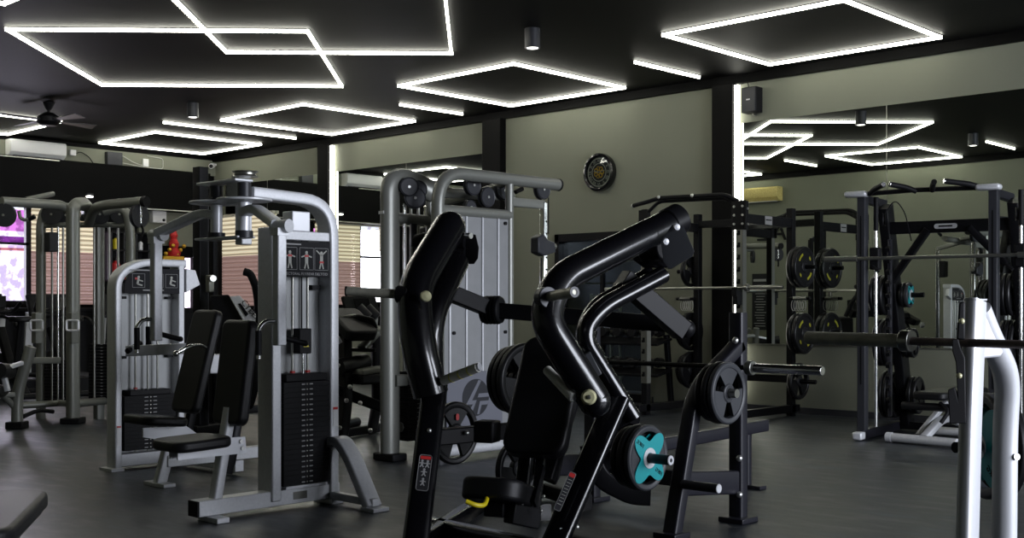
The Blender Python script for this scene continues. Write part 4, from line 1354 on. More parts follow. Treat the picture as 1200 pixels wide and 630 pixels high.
# ---------------------------------------------------------------- barbell helper
def barbell(p0, dirv, sleeve, shaft, label, r=0.0145, rs=0.025, shaft_m='steel', sleeve_m='steel', collar_m='steel'):
    """p0 = outer end of the first sleeve; runs along dirv"""
    d = V(dirv).normalized()
    t = thing('barbell', label, 'barbell', V(p0) + d * (sleeve + shaft / 2))
    a = V(p0) + d * sleeve
    b = a + d * shaft
    e = b + d * sleeve
    part('shaft', MB().cyl(a, b, r), shaft_m, t)
    part('sleeve', MB().cyl(p0, a, rs, 28), sleeve_m, t, bev=0.002)
    part('sleeve', MB().cyl(b, e, rs, 28), sleeve_m, t, bev=0.002)
    part('collar', MB().cyl(a - d * 0.005, a + d * 0.035, 0.04, 28), collar_m, t, bev=0.004)
    part('collar', MB().cyl(b - d * 0.035, b + d * 0.005, 0.04, 28), collar_m, t, bev=0.004)
    part('end_cap', MB().lathe([(0, 0.001), (rs * 0.7, 0.001), (rs * 0.7, -0.003), (0, -0.003)], p0, -d, 20), 'chrome', t)
    part('end_cap', MB().lathe([(0, 0.001), (rs * 0.7, 0.001), (rs * 0.7, -0.003), (0, -0.003)], e, d, 20), 'chrome', t)
    return t


# ---------------------------------------------------------------- power rack by the lit pillar
def power_rack():
    xr = -6.68
    yf = 10.5
    yr_ = X(927, 300, xr).y
    xl = Y(757, 300, yf).x
    t = thing('power_rack', 'black power rack with pull-up bar standing against the wall by the lit pillar', 'power rack', ((xr + xl) / 2, (yf + yr_) / 2, 0))
    B = 'black_metal'
    H = 2.26
    def up(x, y, h, name='upright', slotted=False, sx=1):
        part(name, MB().box((x, y, h / 2), (0.075, 0.075, h)), B, t, bev=0.004)
        if slotted:
            part('slot_strip', MB().box((x + 0.0, y - 0.039, 1.2), (0.074, 0.004, 1.7)), 'steel', t)
            part('slot_strip', MB().box((x + 0.039, y, 1.2), (0.004, 0.07, 1.7)), 'pewter', t)
            hm = MB()
            for k in range(13):
                hm.box((x, y - 0.042, 0.45 + 0.125 * k), (0.03, 0.004, 0.05)).box((x - 0.012, y - 0.042, 0.435 + 0.125 * k), (0.03, 0.004, 0.025))
            part('slots', hm, 'black', t)
    up(xr, yf, H, slotted=True)
    up(xl, yf, H, slotted=True)
    up(xr, yr_, H)
    up(xl, yr_, H)
    part('corner_plate', MB().box((xr, yf - 0.045, 2.13), (0.17, 0.01, 0.3)).box((xr + 0.045, yf, 2.13), (0.01, 0.12, 0.3)), B, t, bev=0.003)
    part('corner_plate', MB().box((xl, yf - 0.045, 2.15), (0.13, 0.01, 0.2)), B, t, bev=0.003)
    bm_ = MB()
    for sx in (-0.05, 0.05):
        for z in (2.04, 2.13, 2.22):
            bm_.cyl((xr + sx, yf - 0.05, z), (xr + sx, yf - 0.062, z), 0.012, 10)
    for yy in (-0.035, 0.035):
        for z in (2.04, 2.2):
            bm_.cyl((xr + 0.05, yf + yy, z), (xr + 0.062, yf + yy, z), 0.012, 10)
    part('bolts', bm_, 'bolt', t)
    for x in (xr, xl):
        part('side_beam', MB().box((x, (yf + yr_) / 2, 2.10), (0.06, yr_ - yf, 0.1)), B, t, bev=0.003)
        part('foot_beam', MB().box((x, (yf + yr_) / 2 - 0.02, 0.08), (0.075, yr_ - yf + 0.3, 0.08)), B, t, bev=0.004)
    part('nameplate', MB().box((xr + 0.033, (yf + yr_) / 2 - 0.02, 2.10), (0.005, 0.14, 0.09)), 'print_grey', t)
    part('nameplate_mark', MB().box((xr + 0.0365, (yf + yr_) / 2 - 0.02, 2.105), (0.003, 0.11, 0.012)), 'black', t)
    part('rear_beam', MB().box(((xl + xr) / 2, yr_, 2.14), (xr - xl, 0.06, 0.08)), B, t, bev=0.003)
    part('rear_beam', MB().box(((xl + xr) / 2, yr_, 0.4), (xr - xl, 0.06, 0.08)), B, t, bev=0.003)
    # bent pull-up bar
    yb_ = yf - 0.02
    pp = [Y(a, b, yb_ - e) for a, b, e in ((742, 241, .12), (760, 236, .1), (772, 232, 0.05), (850, 228, 0.05), (865, 236, 0.0))]
    part('pull_up_bar', MB().tube(pp, 0.024, 0.08), 'black', t)
    part('pull_up_bar', MB().tube([Y(760, 248, yb_ - 0.02), Y(772, 236, yb_), Y(850, 232, yb_), Y(870, 244, yb_)], 0.02, 0.06), 'black', t)
    for a, b in ((772, 231), (811, 229)):
        part('bar_clip', MB().ball(Y(a, b, yb_ - 0.07), 0.02, 8), 'bolt', t)
    part('bar_clip', MB().ball(Y(742, 241, yb_ - 0.12), 0.024, 8), 'bolt', t)
    # weight horns
    for y, z in ((yr_, 1.62), (yr_, 0.90), (yr_, 0.38)):
        part('plate_horn', MB().cyl((xr + 0.03, y, z), (xr + 0.30, y, z), 0.024), B, t)
    for z in (1.60, 0.90, 0.45):
        part('plate_horn', MB().cyl((xl - 0.03, yr_, z), (xl - 0.28, yr_, z), 0.024), B, t)
    # j-hooks and band pegs
    for x in (xr, xl):
        part('j_hook', MB().box((x, yf - 0.07, 1.285), (0.06, 0.09, 0.15)).box((x, yf - 0.125, 1.34), (0.06, 0.02, 0.09)), 'black', t, bev=0.004)
    for (x, y, s) in ((xl, yr_, -1), (xr, yr_, 1)):
        sp = MB()
        q = V((x + s * 0.06, y - 0.05, 1.28))
        n = 90
        pts = [q + V((s * 0.16 * k / n, 0.02 * math.sin(k * 0.9), 0.02 * math.cos(k * 0.9))) for k in range(n)]
        sp.tube(pts, 0.004, 0, 5)
        part('spring_collar', sp, 'steel', t)
        part('collar_peg', MB().cyl(q - V((s * 0.04, 0, 0)), q + V((s * 0.2, 0, 0)), 0.018), 'black', t)
        sp = MB()
        for kk in range(5):
            c = q + V((s * (0.0 + 0.03 * kk), 0, -0.075))
            sp.tube([c + V((0.028 * math.cos(a), 0.0, 0.06 * math.sin(a))) for a in [j * PI / 8 for j in range(17)]], 0.004, 0, 5)
        part('hanging_springs', sp, 'grip_grey', t)
    return xr, xl, yf, yr_
XR, XL, YF, YR = power_rack()
bz = Y(752, 332, YF - 0.1)
be = Y(917, 333.5, YF - 0.1)
barbell((XL - 0.50, YF - 0.09, 1.385), (1, 0, 0), 0.40, 1.46, 'steel barbell racked across the power rack by the lit pillar', rs=0.02)
for k, (z, r, n) in enumerate(((1.62, 0.225, 2), (0.90, 0.225, 2), (0.38, 0.2, 1))):
    where = ('top', 'middle', 'bottom')[k]
    for j in range(n):
        outer = j == n - 1
        plate((XR + 0.09 + 0.062 * j, YR, z), U, r, 0.056, 'bumper' if z > 0.5 else 'grip', '%s black bumper plate on the %s right horn of the power rack' % ('outer' if outer and n > 1 else ('inner' if n > 1 else 'single'), where), 'plates on the power rack')
for k, (z, r) in enumerate(((1.60, 0.18), (0.90, 0.225), (0.45, 0.215))):
    plate((XL - 0.10, YR, z), U, r, 0.06, 'grip', 'black plate on the %s left horn of the power rack' % ('top', 'middle', 'bottom')[k], 'plates on the power rack')
    if k:
        plate((XL - 0.17, YR, z), U, r * 0.85, 0.05, 'grip', 'smaller black plate outermost on the %s left horn of the power rack' % ('top', 'middle', 'bottom')[k], 'plates on the power rack')


# ---------------------------------------------------------------- dumbbell rack behind the press
def dumbbell_rack():
    y = 11.2
    x0, x1 = Y(690, 440, y).x, Y(775, 440, y).x
    t = thing('dumbbell_rack', 'low black dumbbell rack against the wall behind the black press', 'dumbbell rack', ((x0 + x1) / 2, y, 0))
    for x in (x0, x1):
        part('side_frame', MB().rtube([(x, y + 0.2, 0.0), (x, y + 0.1, 0.86)], 0.06, 0.06, 0, (1, 0, 0)).rtube([(x, y - 0.25, 0.03), (x, y + 0.3, 0.03)], 0.06, 0.06, 0, (0, 0, 1)), 'black_metal', t)
    zs = (0.42, 0.78)
    for z in zs:
        part('tray', MB().box(((x0 + x1) / 2, y, z), (x1 - x0 + 0.1, 0.3, 0.03), Euler((math.radians(12), 0, 0)).to_matrix()), 'black_metal', t, bev=0.005)
    n = 5
    for zi, z in enumerate(zs):
        for k in range(n):
            x = x0 + (x1 - x0) * (k + 0.5) / n
            d = thing('dumbbell', 'black hexagonal dumbbell, %s from the left on the %s tray behind the press' % (('first', 'second', 'third', 'fourth', 'fifth')[k], ('lower', 'upper')[zi]), 'dumbbell', (x, y, z + 0.02), group='dumbbells on the low rack')
            c = V((x, y - 0.0, z + 0.112))
            part('handle', MB().cyl(c - W_ * 0.1, c + W_ * 0.1, 0.016), 'steel', d)
            for s in (-1, 1):
                part('head', MB().cyl(c + W_ * s * 0.06, c + W_ * s * 0.15, 0.062, 8), 'rubber', d, bev=0.006)
dumbbell_rack()


# ---------------------------------------------------------------- smith machine in front of the right mirror
def smith():
    fl = G(1011, 515)
    root = V((fl.x, fl.y, 0))
    rz = math.radians(8)
    t = thing('smith_machine', 'dark blue-grey smith machine with angled plate arms and pull-up bars, right side', 'smith machine', root, rz)
    M = Matrix.LocRotScale(root, Euler((0, 0, rz)), None)
    def Lc(x, y, z):
        return M @ V((x, y, z))
    R = Euler((0, 0, rz)).to_matrix()
    Wd, Dp, H = 1.12, 1.05, 2.19
    N_ = 'navy'
    def box(name, c, s, m, bev=0.004, parent=None, rot=None):
        return part(name, MB().box(Lc(*c), s, R @ rot if rot is not None else R), m, parent or t, bev=bev)
    for i, x in enumerate((0, Wd)):
        box('front_upright', (x, 0, H / 2), (0.07, 0.10, H), 'graphite')
        part('upright_slots', MB().box(Lc(x, -0.051, 1.25), (0.012, 0.004, 1.5), R), 'black', t)
        box('rear_foot_beam', (x, 0.5, 0.05), (0.07, 1.15, 0.08), N_)
        box('foot_cap', (x, -0.10, 0.045), (0.085, 0.12, 0.07), 'silver', bev=0.015)
        part('guide_rail', MB().cyl(Lc(x + 0.10 + 0.1 * i, 0.06, 0.12), Lc(x + 0.10 + 0.1 * i, 0.06, H - 0.02), 0.014), 'chrome', t)
        part('rail_sleeve', MB().cyl(Lc(x + 0.10 + 0.1 * i, 0.06, H - 0.32), Lc(x + 0.10 + 0.1 * i, 0.06, H - 0.02), 0.022), 'black', t)
        # leaning rear post
        part('rear_post', MB().rtube([Lc(x + 0.08, 1.05, 0.05), Lc(x + 0.08, 0.38, H - 0.08)], 0.2, 0.09, 0, tuple(R @ V((1, 0, 0)))), 'black_metal', t)
        box('top_side_beam', (x, 0.28, H - 0.04), (0.07, 0.6, 0.07), N_)
        box('top_cap', (x - 0.02, -0.10, H - 0.0), (0.20, 0.12, 0.05), 'silver' if i == 0 else 'silver', bev=0.02)
        # carriage riding the rail
        box('carriage', (x + 0.10 + 0.1 * i, 0.05, 1.62), (0.09, 0.09, 0.2), 'black', bev=0.015)
        part('locking_hook', MB().cyl(Lc(x + 0.10, -0.03, 1.55), Lc(x + 0.16, -0.06, 1.50), 0.014), 'black', t)
        part('top_pulley', MB().lathe([(0, -0.012), (0.06, -0.012), (0.05, 0), (0.06, 0.012), (0, 0.012)], Lc(x + 0.16, 0.1, H - 0.22), R @ V((1, 0.3, 0)), 24), 'black', t)
        part('latch_strip', MB().box(Lc(x + 0.165, 0.25, 1.0), (0.03, 0.05, 1.6), R), N_, t, bev=0.003)
        for k in range(14):
            part('latch_tooth', MB().box(Lc(x + 0.165, 0.20, 0.35 + 0.105 * k), (0.035, 0.05, 0.035), R @ Euler((0.5, 0, 0)).to_matrix()), 'black', t)
        for z, n in ((0.35, 0), (0.85, 1), (1.3, 2)):
            yy = 1.05 - 0.67 * z / H
            for s in (-1, 1):
                part('plate_horn', MB().cyl(Lc(x + 0.08 + s * 0.04, yy, z), Lc(x + 0.08 + s * 0.27, yy, z), 0.024), 'black_metal', t)
    # header beam with badge
    part('header_beam', MB().beam(Lc(0.12, 0.42, H - 0.28), Lc(Wd + 0.1, 0.42, H - 0.28), 0.08, 0.11), 'black_metal', t, bev=0.006)
    part('gusset', MB().rtube([Lc(0.10, 0.48, 1.42), Lc(0.46, 0.40, H - 0.3)], 0.06, 0.09, 0, tuple(R @ V((0, 1, 0)))), 'black_metal', t)
    part('gusset', MB().rtube([Lc(Wd + 0.0, 0.44, 1.56), Lc(Wd - 0.30, 0.40, H - 0.3)], 0.06, 0.09, 0, tuple(R @ V((0, 1, 0)))), 'black_metal', t)
    bd = part('badge', MB().prism([Lc(0.62 + a, 0.375, H - 0.28 + b) for a, b in rrect(0.2, 0.045, 0.022)], R @ V((0, 0.006, 0))), 'silver', t)
    part('badge_mark', MB().box(Lc(0.62, 0.3705, H - 0.28), (0.12, 0.003, 0.014), R), 'black', bd)
    part('top_bar', MB().tube([Lc(0.0, -0.08, H - 0.0), Lc(0.5, -0.1, H + 0.01), Lc(Wd, -0.08, H)], 0.021), 'black', t)
    for x, dx, s in ((0.10, 0.17, 1), (0.50, -0.17, 1), (0.64, 0.06, 2.0), (1.04, -0.25, 1)):
        part('pull_up_grip', MB().tube([Lc(x, -0.1, H), Lc(x + dx * 0.35, -0.17, H + 0.03), Lc(x + dx, -0.26, H + 0.055)], 0.024, 0.04), 'black', t)
        part('grip_end', MB().cyl(Lc(x + dx, -0.26, H + 0.055), Lc(x + dx * 1.04, -0.267, H + 0.057), 0.021), 'chrome', t)
    part('cable', MB().tube([Lc(0.16, 0.1, H - 0.18), Lc(0.24, 0.15, H - 0.03), Lc(0.3, 0.25, H - 0.15), Lc(0.31, 0.4, H - 0.4)], 0.005, 0.1, 6), 'black', t)
    box('rear_low_beam', (Wd / 2 + 0.05, 0.98, 0.055), (Wd, 0.07, 0.07), 'black_metal')
    # smith bar
    part('smith_bar', MB().cyl(Lc(-0.05, 0.0 - 0.06, 1.62), Lc(Wd + 0.22, -0.06, 1.62), 0.016), 'steel', t)
    part('bar_sleeve', MB().cyl(Lc(-0.33, -0.06, 1.62), Lc(-0.03, -0.06, 1.62), 0.026), 'steel', t)
    part('bar_sleeve', MB().cyl(Lc(Wd + 0.2, -0.06, 1.62), Lc(Wd + 0.5, -0.06, 1.62), 0.026), 'steel', t)
    ax = R @ V((1, 0, 0))
    names = {0: 'left', 1: 'right'}
    for i, x in enumerate((0, Wd)):
        for z, r, zn in ((0.35, 0.225, 'lowest'), (0.85, 0.225, 'middle'), (1.3, 0.19, 'upper')):
            yy = 1.05 - 0.67 * z / H
            for s, sn in ((-1, 'outward'), (1, 'inward')):
                if i == 1 and s == 1:
                    continue
                for j in range(3 if s == -1 else 2):
                    rr = r if s == -1 else r * (0.62 if z > 0.5 else 0.8)
                    kd = 'teal' if (s == 1 and z > 1 and j == 1 and i == 0) else 'grip'
                    plate(Lc(x + 0.08 + s * (0.085 + 0.045 * j), yy, z), ax, rr, 0.04, kd, '%s plate, %s out, %s %s horn of the smith machine %s post' % ('teal' if kd == 'teal' else 'black', ('first', 'second', 'third')[j], zn, sn, names[i]), 'plates on the smith machine')
smith()


# ---------------------------------------------------------------- flat bench beside the smith machine
def flat_bench():
    b = G(1045, 519)
    t = thing('weight_bench', 'flat bench with dark pad and silver tube feet, under the smith machine bar', 'bench', (b.x + 0.4, b.y, 0))
    a = G(1043, 518)
    part('front_foot', MB().tube([a + V((0, 0, 0.045)), a + V((0.62, -0.05, 0.045))], 0.04), 'silver', t)
    part('foot_cap', MB().cyl(a + V((-0.03, 0, 0.045)), a + V((0.02, 0, 0.045)), 0.045), 'silver_bright', t)
    m = a + V((0.3, 0.02, 0))
    part('spine', MB().rtube([m + V((0, 0, 0.06)), m + V((0.02, 0.35, 0.22)), m + V((0.02, 0.80, 0.12))], 0.06, 0.07, 0.15, (1, 0, 0)), 'silver', t)
    part('post', MB().rtube([m + V((-0.1, 0.1, 0.06)), m + V((0.0, 0.45, 0.34))], 0.05, 0.05, 0, (1, 0, 0)), 'silver', t)
    part('post', MB().rtube([m + V((0.02, 0.6, 0.18)), m + V((0.02, 0.55, 0.36))], 0.05, 0.05, 0, (1, 0, 0)), 'graphite', t)
    part('roller', MB().cyl(m + V((-0.25, 0.12, 0.32)), m + V((0.25, 0.12, 0.32)), 0.035), 'vinyl', t)
    part('adjuster', MB().tube([m + V((0.1, 0.1, 0.36)), m + V((0.2, 0.05, 0.3)), m + V((0.15, 0.0, 0.2))], 0.018, 0.05), 'black', t)
    part('rear_foot', MB().tube([m + V((-0.25, 0.80, 0.045)), m + V((0.28, 0.80, 0.045))], 0.04), 'silver', t)
    pad(t, 'bench_pad', m + V((0.02, 0.52, 0.42)), (1, 0, 0), (0, 1, 0), 0.30, 1.0, 0.07, r=0.06)
flat_bench()

# ---------------------------------------------------------------- glossy black plate-loaded press (foreground centre)
def press():
    base = G(620, 648)
    rz = math.radians(21)           # lateral axis about 22 degrees off the picture plane
    t = thing('chest_press_machine', 'glossy black plate-loaded chest press with bent tubes and yellow lever, centre foreground', 'exercise machine', (base.x, base.y, 0), rz)
    B = 'gloss_black'
    lat = Euler((0, 0, rz)).to_matrix() @ V((1, 0, 0))
    fwd = Euler((0, 0, rz)).to_matrix() @ V((0, -1, 0))
    K = 'black_metal'
    # ---- left arm, pointing almost at the viewer
    la = [C(527, 266, 6.35), C(484, 338, 5.95), C(489, 400, 5.85), C(505, 462, 5.85)]
    part('left_arm', MB().tube(la, 0.088, 0.22, 22, oval=0.09), B, t)
    part('arm_cap', MB().ball(C(527, 266, 6.35), 0.086, 8), B, t)
    part('left_inner_tube', MB().tube([C(535, 306, 6.35), C(504, 372, 6.02), C(503, 430, 6.0), C(507, 462, 6.0)], 0.07, 0.2, 18), B, t)
    # pivot hardware of the left arm
    part('pivot_bracket', MB().prism([C(a, b, 6.4) for a, b in ((541, 277), (549, 274), (553, 290), (552, 303), (547, 310), (540, 302))], lat * 0.09), K, t, bev=0.006)
    part('pivot_axle', MB().cyl(C(528, 284, 6.4), C(545, 285, 6.38), 0.04).cyl(C(520, 299, 6.4), C(545, 300, 6.38), 0.05), K, t)
    part('pivot_bolt', MB().cyl(C(547, 276, 6.3), C(552, 276, 6.28), 0.016), 'bolt', t)
    part('bumper_knob', MB().lathe([(0, -0.05), (0.04, -0.05), (0.05, 0), (0.04, 0.05), (0, 0.05)], C(497, 283, 6.5), lat, 16), K, t)
    # left weight peg
    part('weight_peg', MB().cyl(C(478, 345, 5.9), C(406, 341, 6.0), 0.0235, 24), 'worn_steel', t, bev=0.002)
    part('peg_collar', MB().cyl(C(480, 345.5, 5.9), C(466, 344.5, 5.92), 0.045, 24), 'black', t, bev=0.004)
    part('peg_cap', MB().cyl(C(407, 341, 6.0), C(404.5, 341, 6.0), 0.025), 'black', t)
    part('arm_bolt', MB().lathe([(0, 0.02), (0.022, 0.016), (0.028, 0)], C(499, 347, 5.80), C(499, 347, 5.7) - C(499, 347, 5.8), 20), 'cap_cream', t)
    part('grip', MB().cyl(C(519, 446, 5.78), C(561, 430, 5.62), 0.0235, 24), 'grip_light', t, bev=0.004)
    gr = MB()
    for a in (0.25, 0.5, 0.75):
        q0, q1 = C(519, 446, 5.78), C(561, 430, 5.62)
        q = q0.lerp(q1, a)
        gr.cyl(q, q + (q1 - q0).normalized() * 0.004, 0.0245, 24)
    part('grip_rings', gr, 'yellow_print', t)
    part('grip_end', MB().cyl(C(560.5, 430, 5.62), C(562.5, 429.3, 5.615), 0.02), 'silver_bright', t)
    # ---- left front leg: flat oval tube with placard
    lt, lb = C(510, 452, 5.95), C(480, 690, 5.35)
    lb = lb if lb.z > 0 else lb + (lt - lb) * ((0.02 - lb.z) / (lt.z - lb.z))
    upv = ray(560, 400).normalized() * -1
    part('front_leg', MB().rtube([lt, lb], 0.125, 0.10, 0, tuple(upv), 0.03), B, t)
    ax_ = (lb - lt).normalized()
    sd = ax_.cross(upv).normalized()
    nn = sd.cross(ax_).normalized()
    if nn.dot(upv) < 0:
        nn = -nn
    pc = C(487, 550, 5.6)
    pc = lt + ax_ * (pc - lt).dot(ax_) + nn * 0.052
    plq = part('placard', MB().prism([pc + sd * a + ax_ * b for a, b in rrect(0.062, 0.19, 0.012)], nn * 0.004), 'placard', t)
    part('placard_border', MB().sweep([pc + nn * 0.003 + sd * a + ax_ * b for a, b in rrect(0.058, 0.186, 0.012)], [(0.0012 * math.cos(k), 0.0012 * math.sin(k)) for k in (0, 1.57, 3.14, 4.71)], closed=True), 'print_grey', plq)
    part('placard_header', MB().prism([pc + nn * 0.003 + sd * a - ax_ * 0.078 + ax_ * b for a, b in rrect(0.05, 0.016, 0.004)], nn * 0.002), 'red', plq, label='red header bar')
    fg = MB()
    for b in (-0.045, 0.0, 0.05):
        for a in ((-0.012, 0.014) if b < 0 else (0.0,)):
            o = pc + nn * 0.004 + sd * a + ax_ * b
            fg.lathe([(0.006, 0), (0, 0.001)], o - ax_ * 0.016, nn, 10)
            fg.beam(o - ax_ * 0.01, o + ax_ * 0.008, 0.010, 0.001, nn)
            for s in (-1, 1):
                fg.beam(o - ax_ * 0.006, o + sd * s * 0.014 - ax_ * 0.002, 0.004, 0.001, nn)
                fg.beam(o + ax_ * 0.006, o + sd * s * 0.009 + ax_ * 0.018, 0.005, 0.001, nn)
    part('exercise_figure', fg, 'print_grey', plq)
    part('leg_bolt', MB().ball(lt + ax_ * 0.28 + nn * 0.05, 0.012, 8), 'bolt', t)
    # ---- right arm: long glossy boom bending down towards the seat
    ra = [C(784, 262, 6.05), C(655, 326, 5.55), C(636, 372, 5.45), C(696, 468, 5.5)]
    part('right_arm', MB().tube(ra, 0.078, 0.30, 24, oval=0.074), B, t)
    part('arm_cap', MB().cyl(C(782, 263, 6.04), C(796, 256, 6.09), 0.082, 28), K, t, bev=0.006)
    cp = C(690, 465, 5.40)
    part('pivot_cap', MB().lathe([(0, 0.03), (0.026, 0.03), (0.034, 0.02), (0.036, 0)], cp, (C(690, 465, 5.0) - cp), 28), 'cap_cream', t)
    part('pivot_cap_bolt', MB().lathe([(0, 0.008), (0.009, 0.006), (0.011, 0)], cp + (C(690, 465, 5.0) - cp).normalized() * 0.03, (C(690, 465, 5.0) - cp), 16), 'steel', t)
    part('arm_end', MB().ball(C(697, 470, 5.5), 0.076, 10), B, t)
    # second, thinner tube
    rb = [C(776, 322, 6.0), C(704, 360, 5.75), C(680, 392, 5.7), C(741, 490, 5.75)]
    part('right_frame_tube', MB().tube(rb, 0.05, 0.22, 20, oval=0.044), B, t)
    part('right_frame_tube', MB().tube([C(762, 322, 6.1), C(697, 360, 5.85), C(682, 392, 5.82), C(700, 420, 5.84)], 0.045, 0.22, 20), B, t)
    part('side_plate', MB().prism([C(a, b, 5.86 + (800 - a) * 0.001) for a, b in ((776, 283), (789, 263), (799, 264), (812, 294), (810, 300), (785, 315), (779, 306))], lat * 0.016), 'grey_rubber', t, bev=0.003)
    for a, b in ((793, 266), (780, 283)):
        c = C(a, b, 5.84)
        part('plate_bolt', MB().lathe([(0, 0.012), (0.014, 0.01), (0.018, 0)], c, lat * 0.3 - ray(a, b), 18), 'silver_bright', t)
    part('axle', MB().cyl(C(757, 293, 6.1), C(780, 290, 6.0), 0.07, 24), K, t, bev=0.01)
    part('bearing_bracket', MB().prism([C(a, b, 6.08) for a, b in ((752, 288), (770, 280), (785, 290), (785, 308), (768, 315), (754, 305))], lat * 0.12), B, t, bev=0.01)
    # right weight peg, pointing towards the viewer
    part('weight_peg', MB().cyl(C(640, 348, 5.45), C(673, 342, 5.22), 0.024, 24), 'worn_steel', t, bev=0.002)
    part('peg_collar', MB().cyl(C(636, 349, 5.46), C(643, 348, 5.41), 0.05, 24), 'graphite', t, bev=0.004)
    part('peg_cap', MB().lathe([(0.024, 0), (0.024, 0.004), (0.012, 0.004), (0.012, -0.01)], C(673, 342, 5.22), C(673, 342, 5.22) - C(640, 348, 5.45), 24), 'graphite', t)
    part('grip', MB().cyl(C(672, 466, 5.45), C(641, 433, 5.65), 0.024, 24), 'grip_light', t, bev=0.006)
    part('counterweight_box', MB().beam(C(680, 417, 5.68), C(694, 443, 5.68), 0.09, 0.10), 'grey_rubber', t, bev=0.004)
    # ---- right front leg
    rt_, rb_ = C(724, 466, 5.72), C(636, 668, 5.28)
    part('front_leg', MB().rtube([rt_, rb_], 0.06, 0.12, 0, tuple(lat), 0.02), B, t)
    part('leg_gusset', MB().prism([C(a, b, 5.74) for a, b in ((697, 470), (727, 464), (738, 492), (712, 510))], lat * 0.05), B, t, bev=0.01)
    ax2 = (rb_ - rt_).normalized()
    nf = V(ray(664, 578)).normalized() * -1
    sd2 = ax2.cross(nf).normalized()
    nf = sd2.cross(ax2)
    if nf.dot(ray(664, 578)) > 0:
        nf = -nf
    pc2 = C(661, 578, 5.42) + nf * 0.03
    q = part('warning_label', MB().prism([pc2 + sd2 * a + ax2 * b for a, b in rrect(0.032, 0.2, 0.008)], nf * 0.003), 'graphite', t)
    part('label_header', MB().prism([pc2 + nf * 0.002 + sd2 * a - ax2 * 0.085 + ax2 * b for a, b in rrect(0.026, 0.02, 0.004)], nf * 0.003), 'red', q, label='red header')
    part('label_border', MB().sweep([pc2 + nf * 0.002 + sd2 * a + ax2 * b for a, b in rrect(0.03, 0.198, 0.008)], [(0.001 * math.cos(k), 0.001 * math.sin(k)) for k in (0, 1.57, 3.14, 4.71)], closed=True), 'print_grey', q)
    ln = MB()
    for k in range(9):
        ln.beam(pc2 + nf * 0.003 + ax2 * (-0.06 + 0.016 * k) - sd2 * 0.01, pc2 + nf * 0.003 + ax2 * (-0.06 + 0.016 * k) + sd2 * 0.01, 0.002, 0.001, nf)
    part('label_text', ln, 'grip_grey', q)
    # ---- upper cross links with clamps
    c0, c1, c2 = C(520, 340, 6.3), C(577, 363, 6.45), C(800, 381, 6.3)
    part('diagonal_link', MB().beam(c0, c1, 0.08, 0.085), K, t, bev=0.006)
    part('cross_bar', MB().beam(c1, c2, 0.09, 0.085), K, t, bev=0.006)
    part('clamp', MB().tube([c1 - lat * 0.055, c1 + lat * 0.055], 0.075, 0, 20), 'black', t, bev=0.01)
    cl = MB()
    for k in (-0.03, -0.01, 0.012, 0.034):
        cl.cyl(c1 + lat * (k - 0.004), c1 + lat * (k + 0.004), 0.078, 24)
    part('clamp_ribs', cl, K, t)
    d0, d1 = C(728, 326, 6.0), C(800, 388, 6.15)
    part('diagonal_link', MB().beam(d0, d1, 0.09, 0.10), K, t, bev=0.004)
    part('clamp', MB().ball(C(804, 385, 6.2), 0.05, 8), K, t)
    # ---- lower cross beam with clamp
    e0, e1 = C(509, 512, 5.9), C(612, 503, 6.15)
    part('lower_link', MB().beam(e0, e1, 0.07, 0.08), K, t, bev=0.006)
    ec = C(571, 505, 6.0)
    part('clamp', MB().box(ec, (0.11, 0.11, 0.11), Euler((0, 0, rz)).to_matrix()), 'black', t, bev=0.012)
    part('link_bolt', MB().ball(C(547, 507, 5.93), 0.012, 8), 'bolt', t)
    # ---- rear uprights carrying the pad
    part('seat_column', MB().rtube([C(612, 575, 5.95), C(618, 520, 6.05)], 0.05, 0.07, 0, tuple(lat)), B, t)
    part('seat_column', MB().rtube([C(627, 600, 5.75), C(636, 515, 5.95)], 0.035, 0.05, 0, tuple(lat)), B, t)
    part('seat_column', MB().rtube([C(640, 560, 6.3), C(668, 470, 6.4), C(690, 385, 6.4)], 0.07, 0.09, 0.2, tuple(lat)), K, t)
    part('rear_leg', MB().rtube([C(664, 480, 6.35), C(650, 540, 6.5), C(646, 560, 6.6)], 0.07, 0.08, 0, tuple(lat)), K, t)
    # ---- back pad and seat
    bo = C(639, 464, 6.0)
    tilt = (V((0, 0, 1)) - fwd * 0.6)
    pad(t, 'back_pad', bo, lat, tilt, 0.33, 0.66, 0.085, r=0.07)
    so = C(588, 578, 5.66)
    pad(t, 'seat', so, lat, -fwd + V((0, 0, -0.30)), 0.30, 0.40, 0.105, r=0.09)
    part('seat_plate', MB().beam(so + V((0, 0, -0.06)) + fwd * 0.10, so + V((0, 0, -0.10)) - fwd * 0.26, 0.10, 0.07), K, t, bev=0.006)
    part('seat_plate', MB().beam(C(597, 600, 5.55), C(628, 607, 5.7), 0.06, 0.10), K, t, bev=0.006)
    part('side_bracket', MB().beam(C(626, 590, 5.6), C(637, 548, 5.75), 0.012, 0.05), K, t)
    part('adjust_lever', MB().tube([C(546, 587, 5.38), C(558, 592, 5.38), C(568, 592, 5.42), C(572, 580, 5.5)], 0.011, 0.03, 12), 'yellow', t, label='yellow seat adjustment lever')
    bl_ = MB()
    for a, b, d_ in ((585, 582, 5.5), (612, 590, 5.55), (634, 598, 5.6), (637, 581, 5.6)):
        bl_.ball(C(a, b, d_), 0.008, 6)
    part('seat_bolts', bl_, 'bolt', t)
    # ---- base frame
    def gz(px, py, z=0.05):
        return G(px, py, z)
    part('base_tube', MB().rtube([gz(484, 640, .06), gz(572, 584, .06), gz(640, 600, .06)], 0.07, 0.09, 0, (0, 0, 1)), B, t)
    part('base_tube', MB().rtube([gz(500, 615, .06), gz(640, 645, .06)], 0.07, 0.09, 0, (0, 0, 1)), B, t)
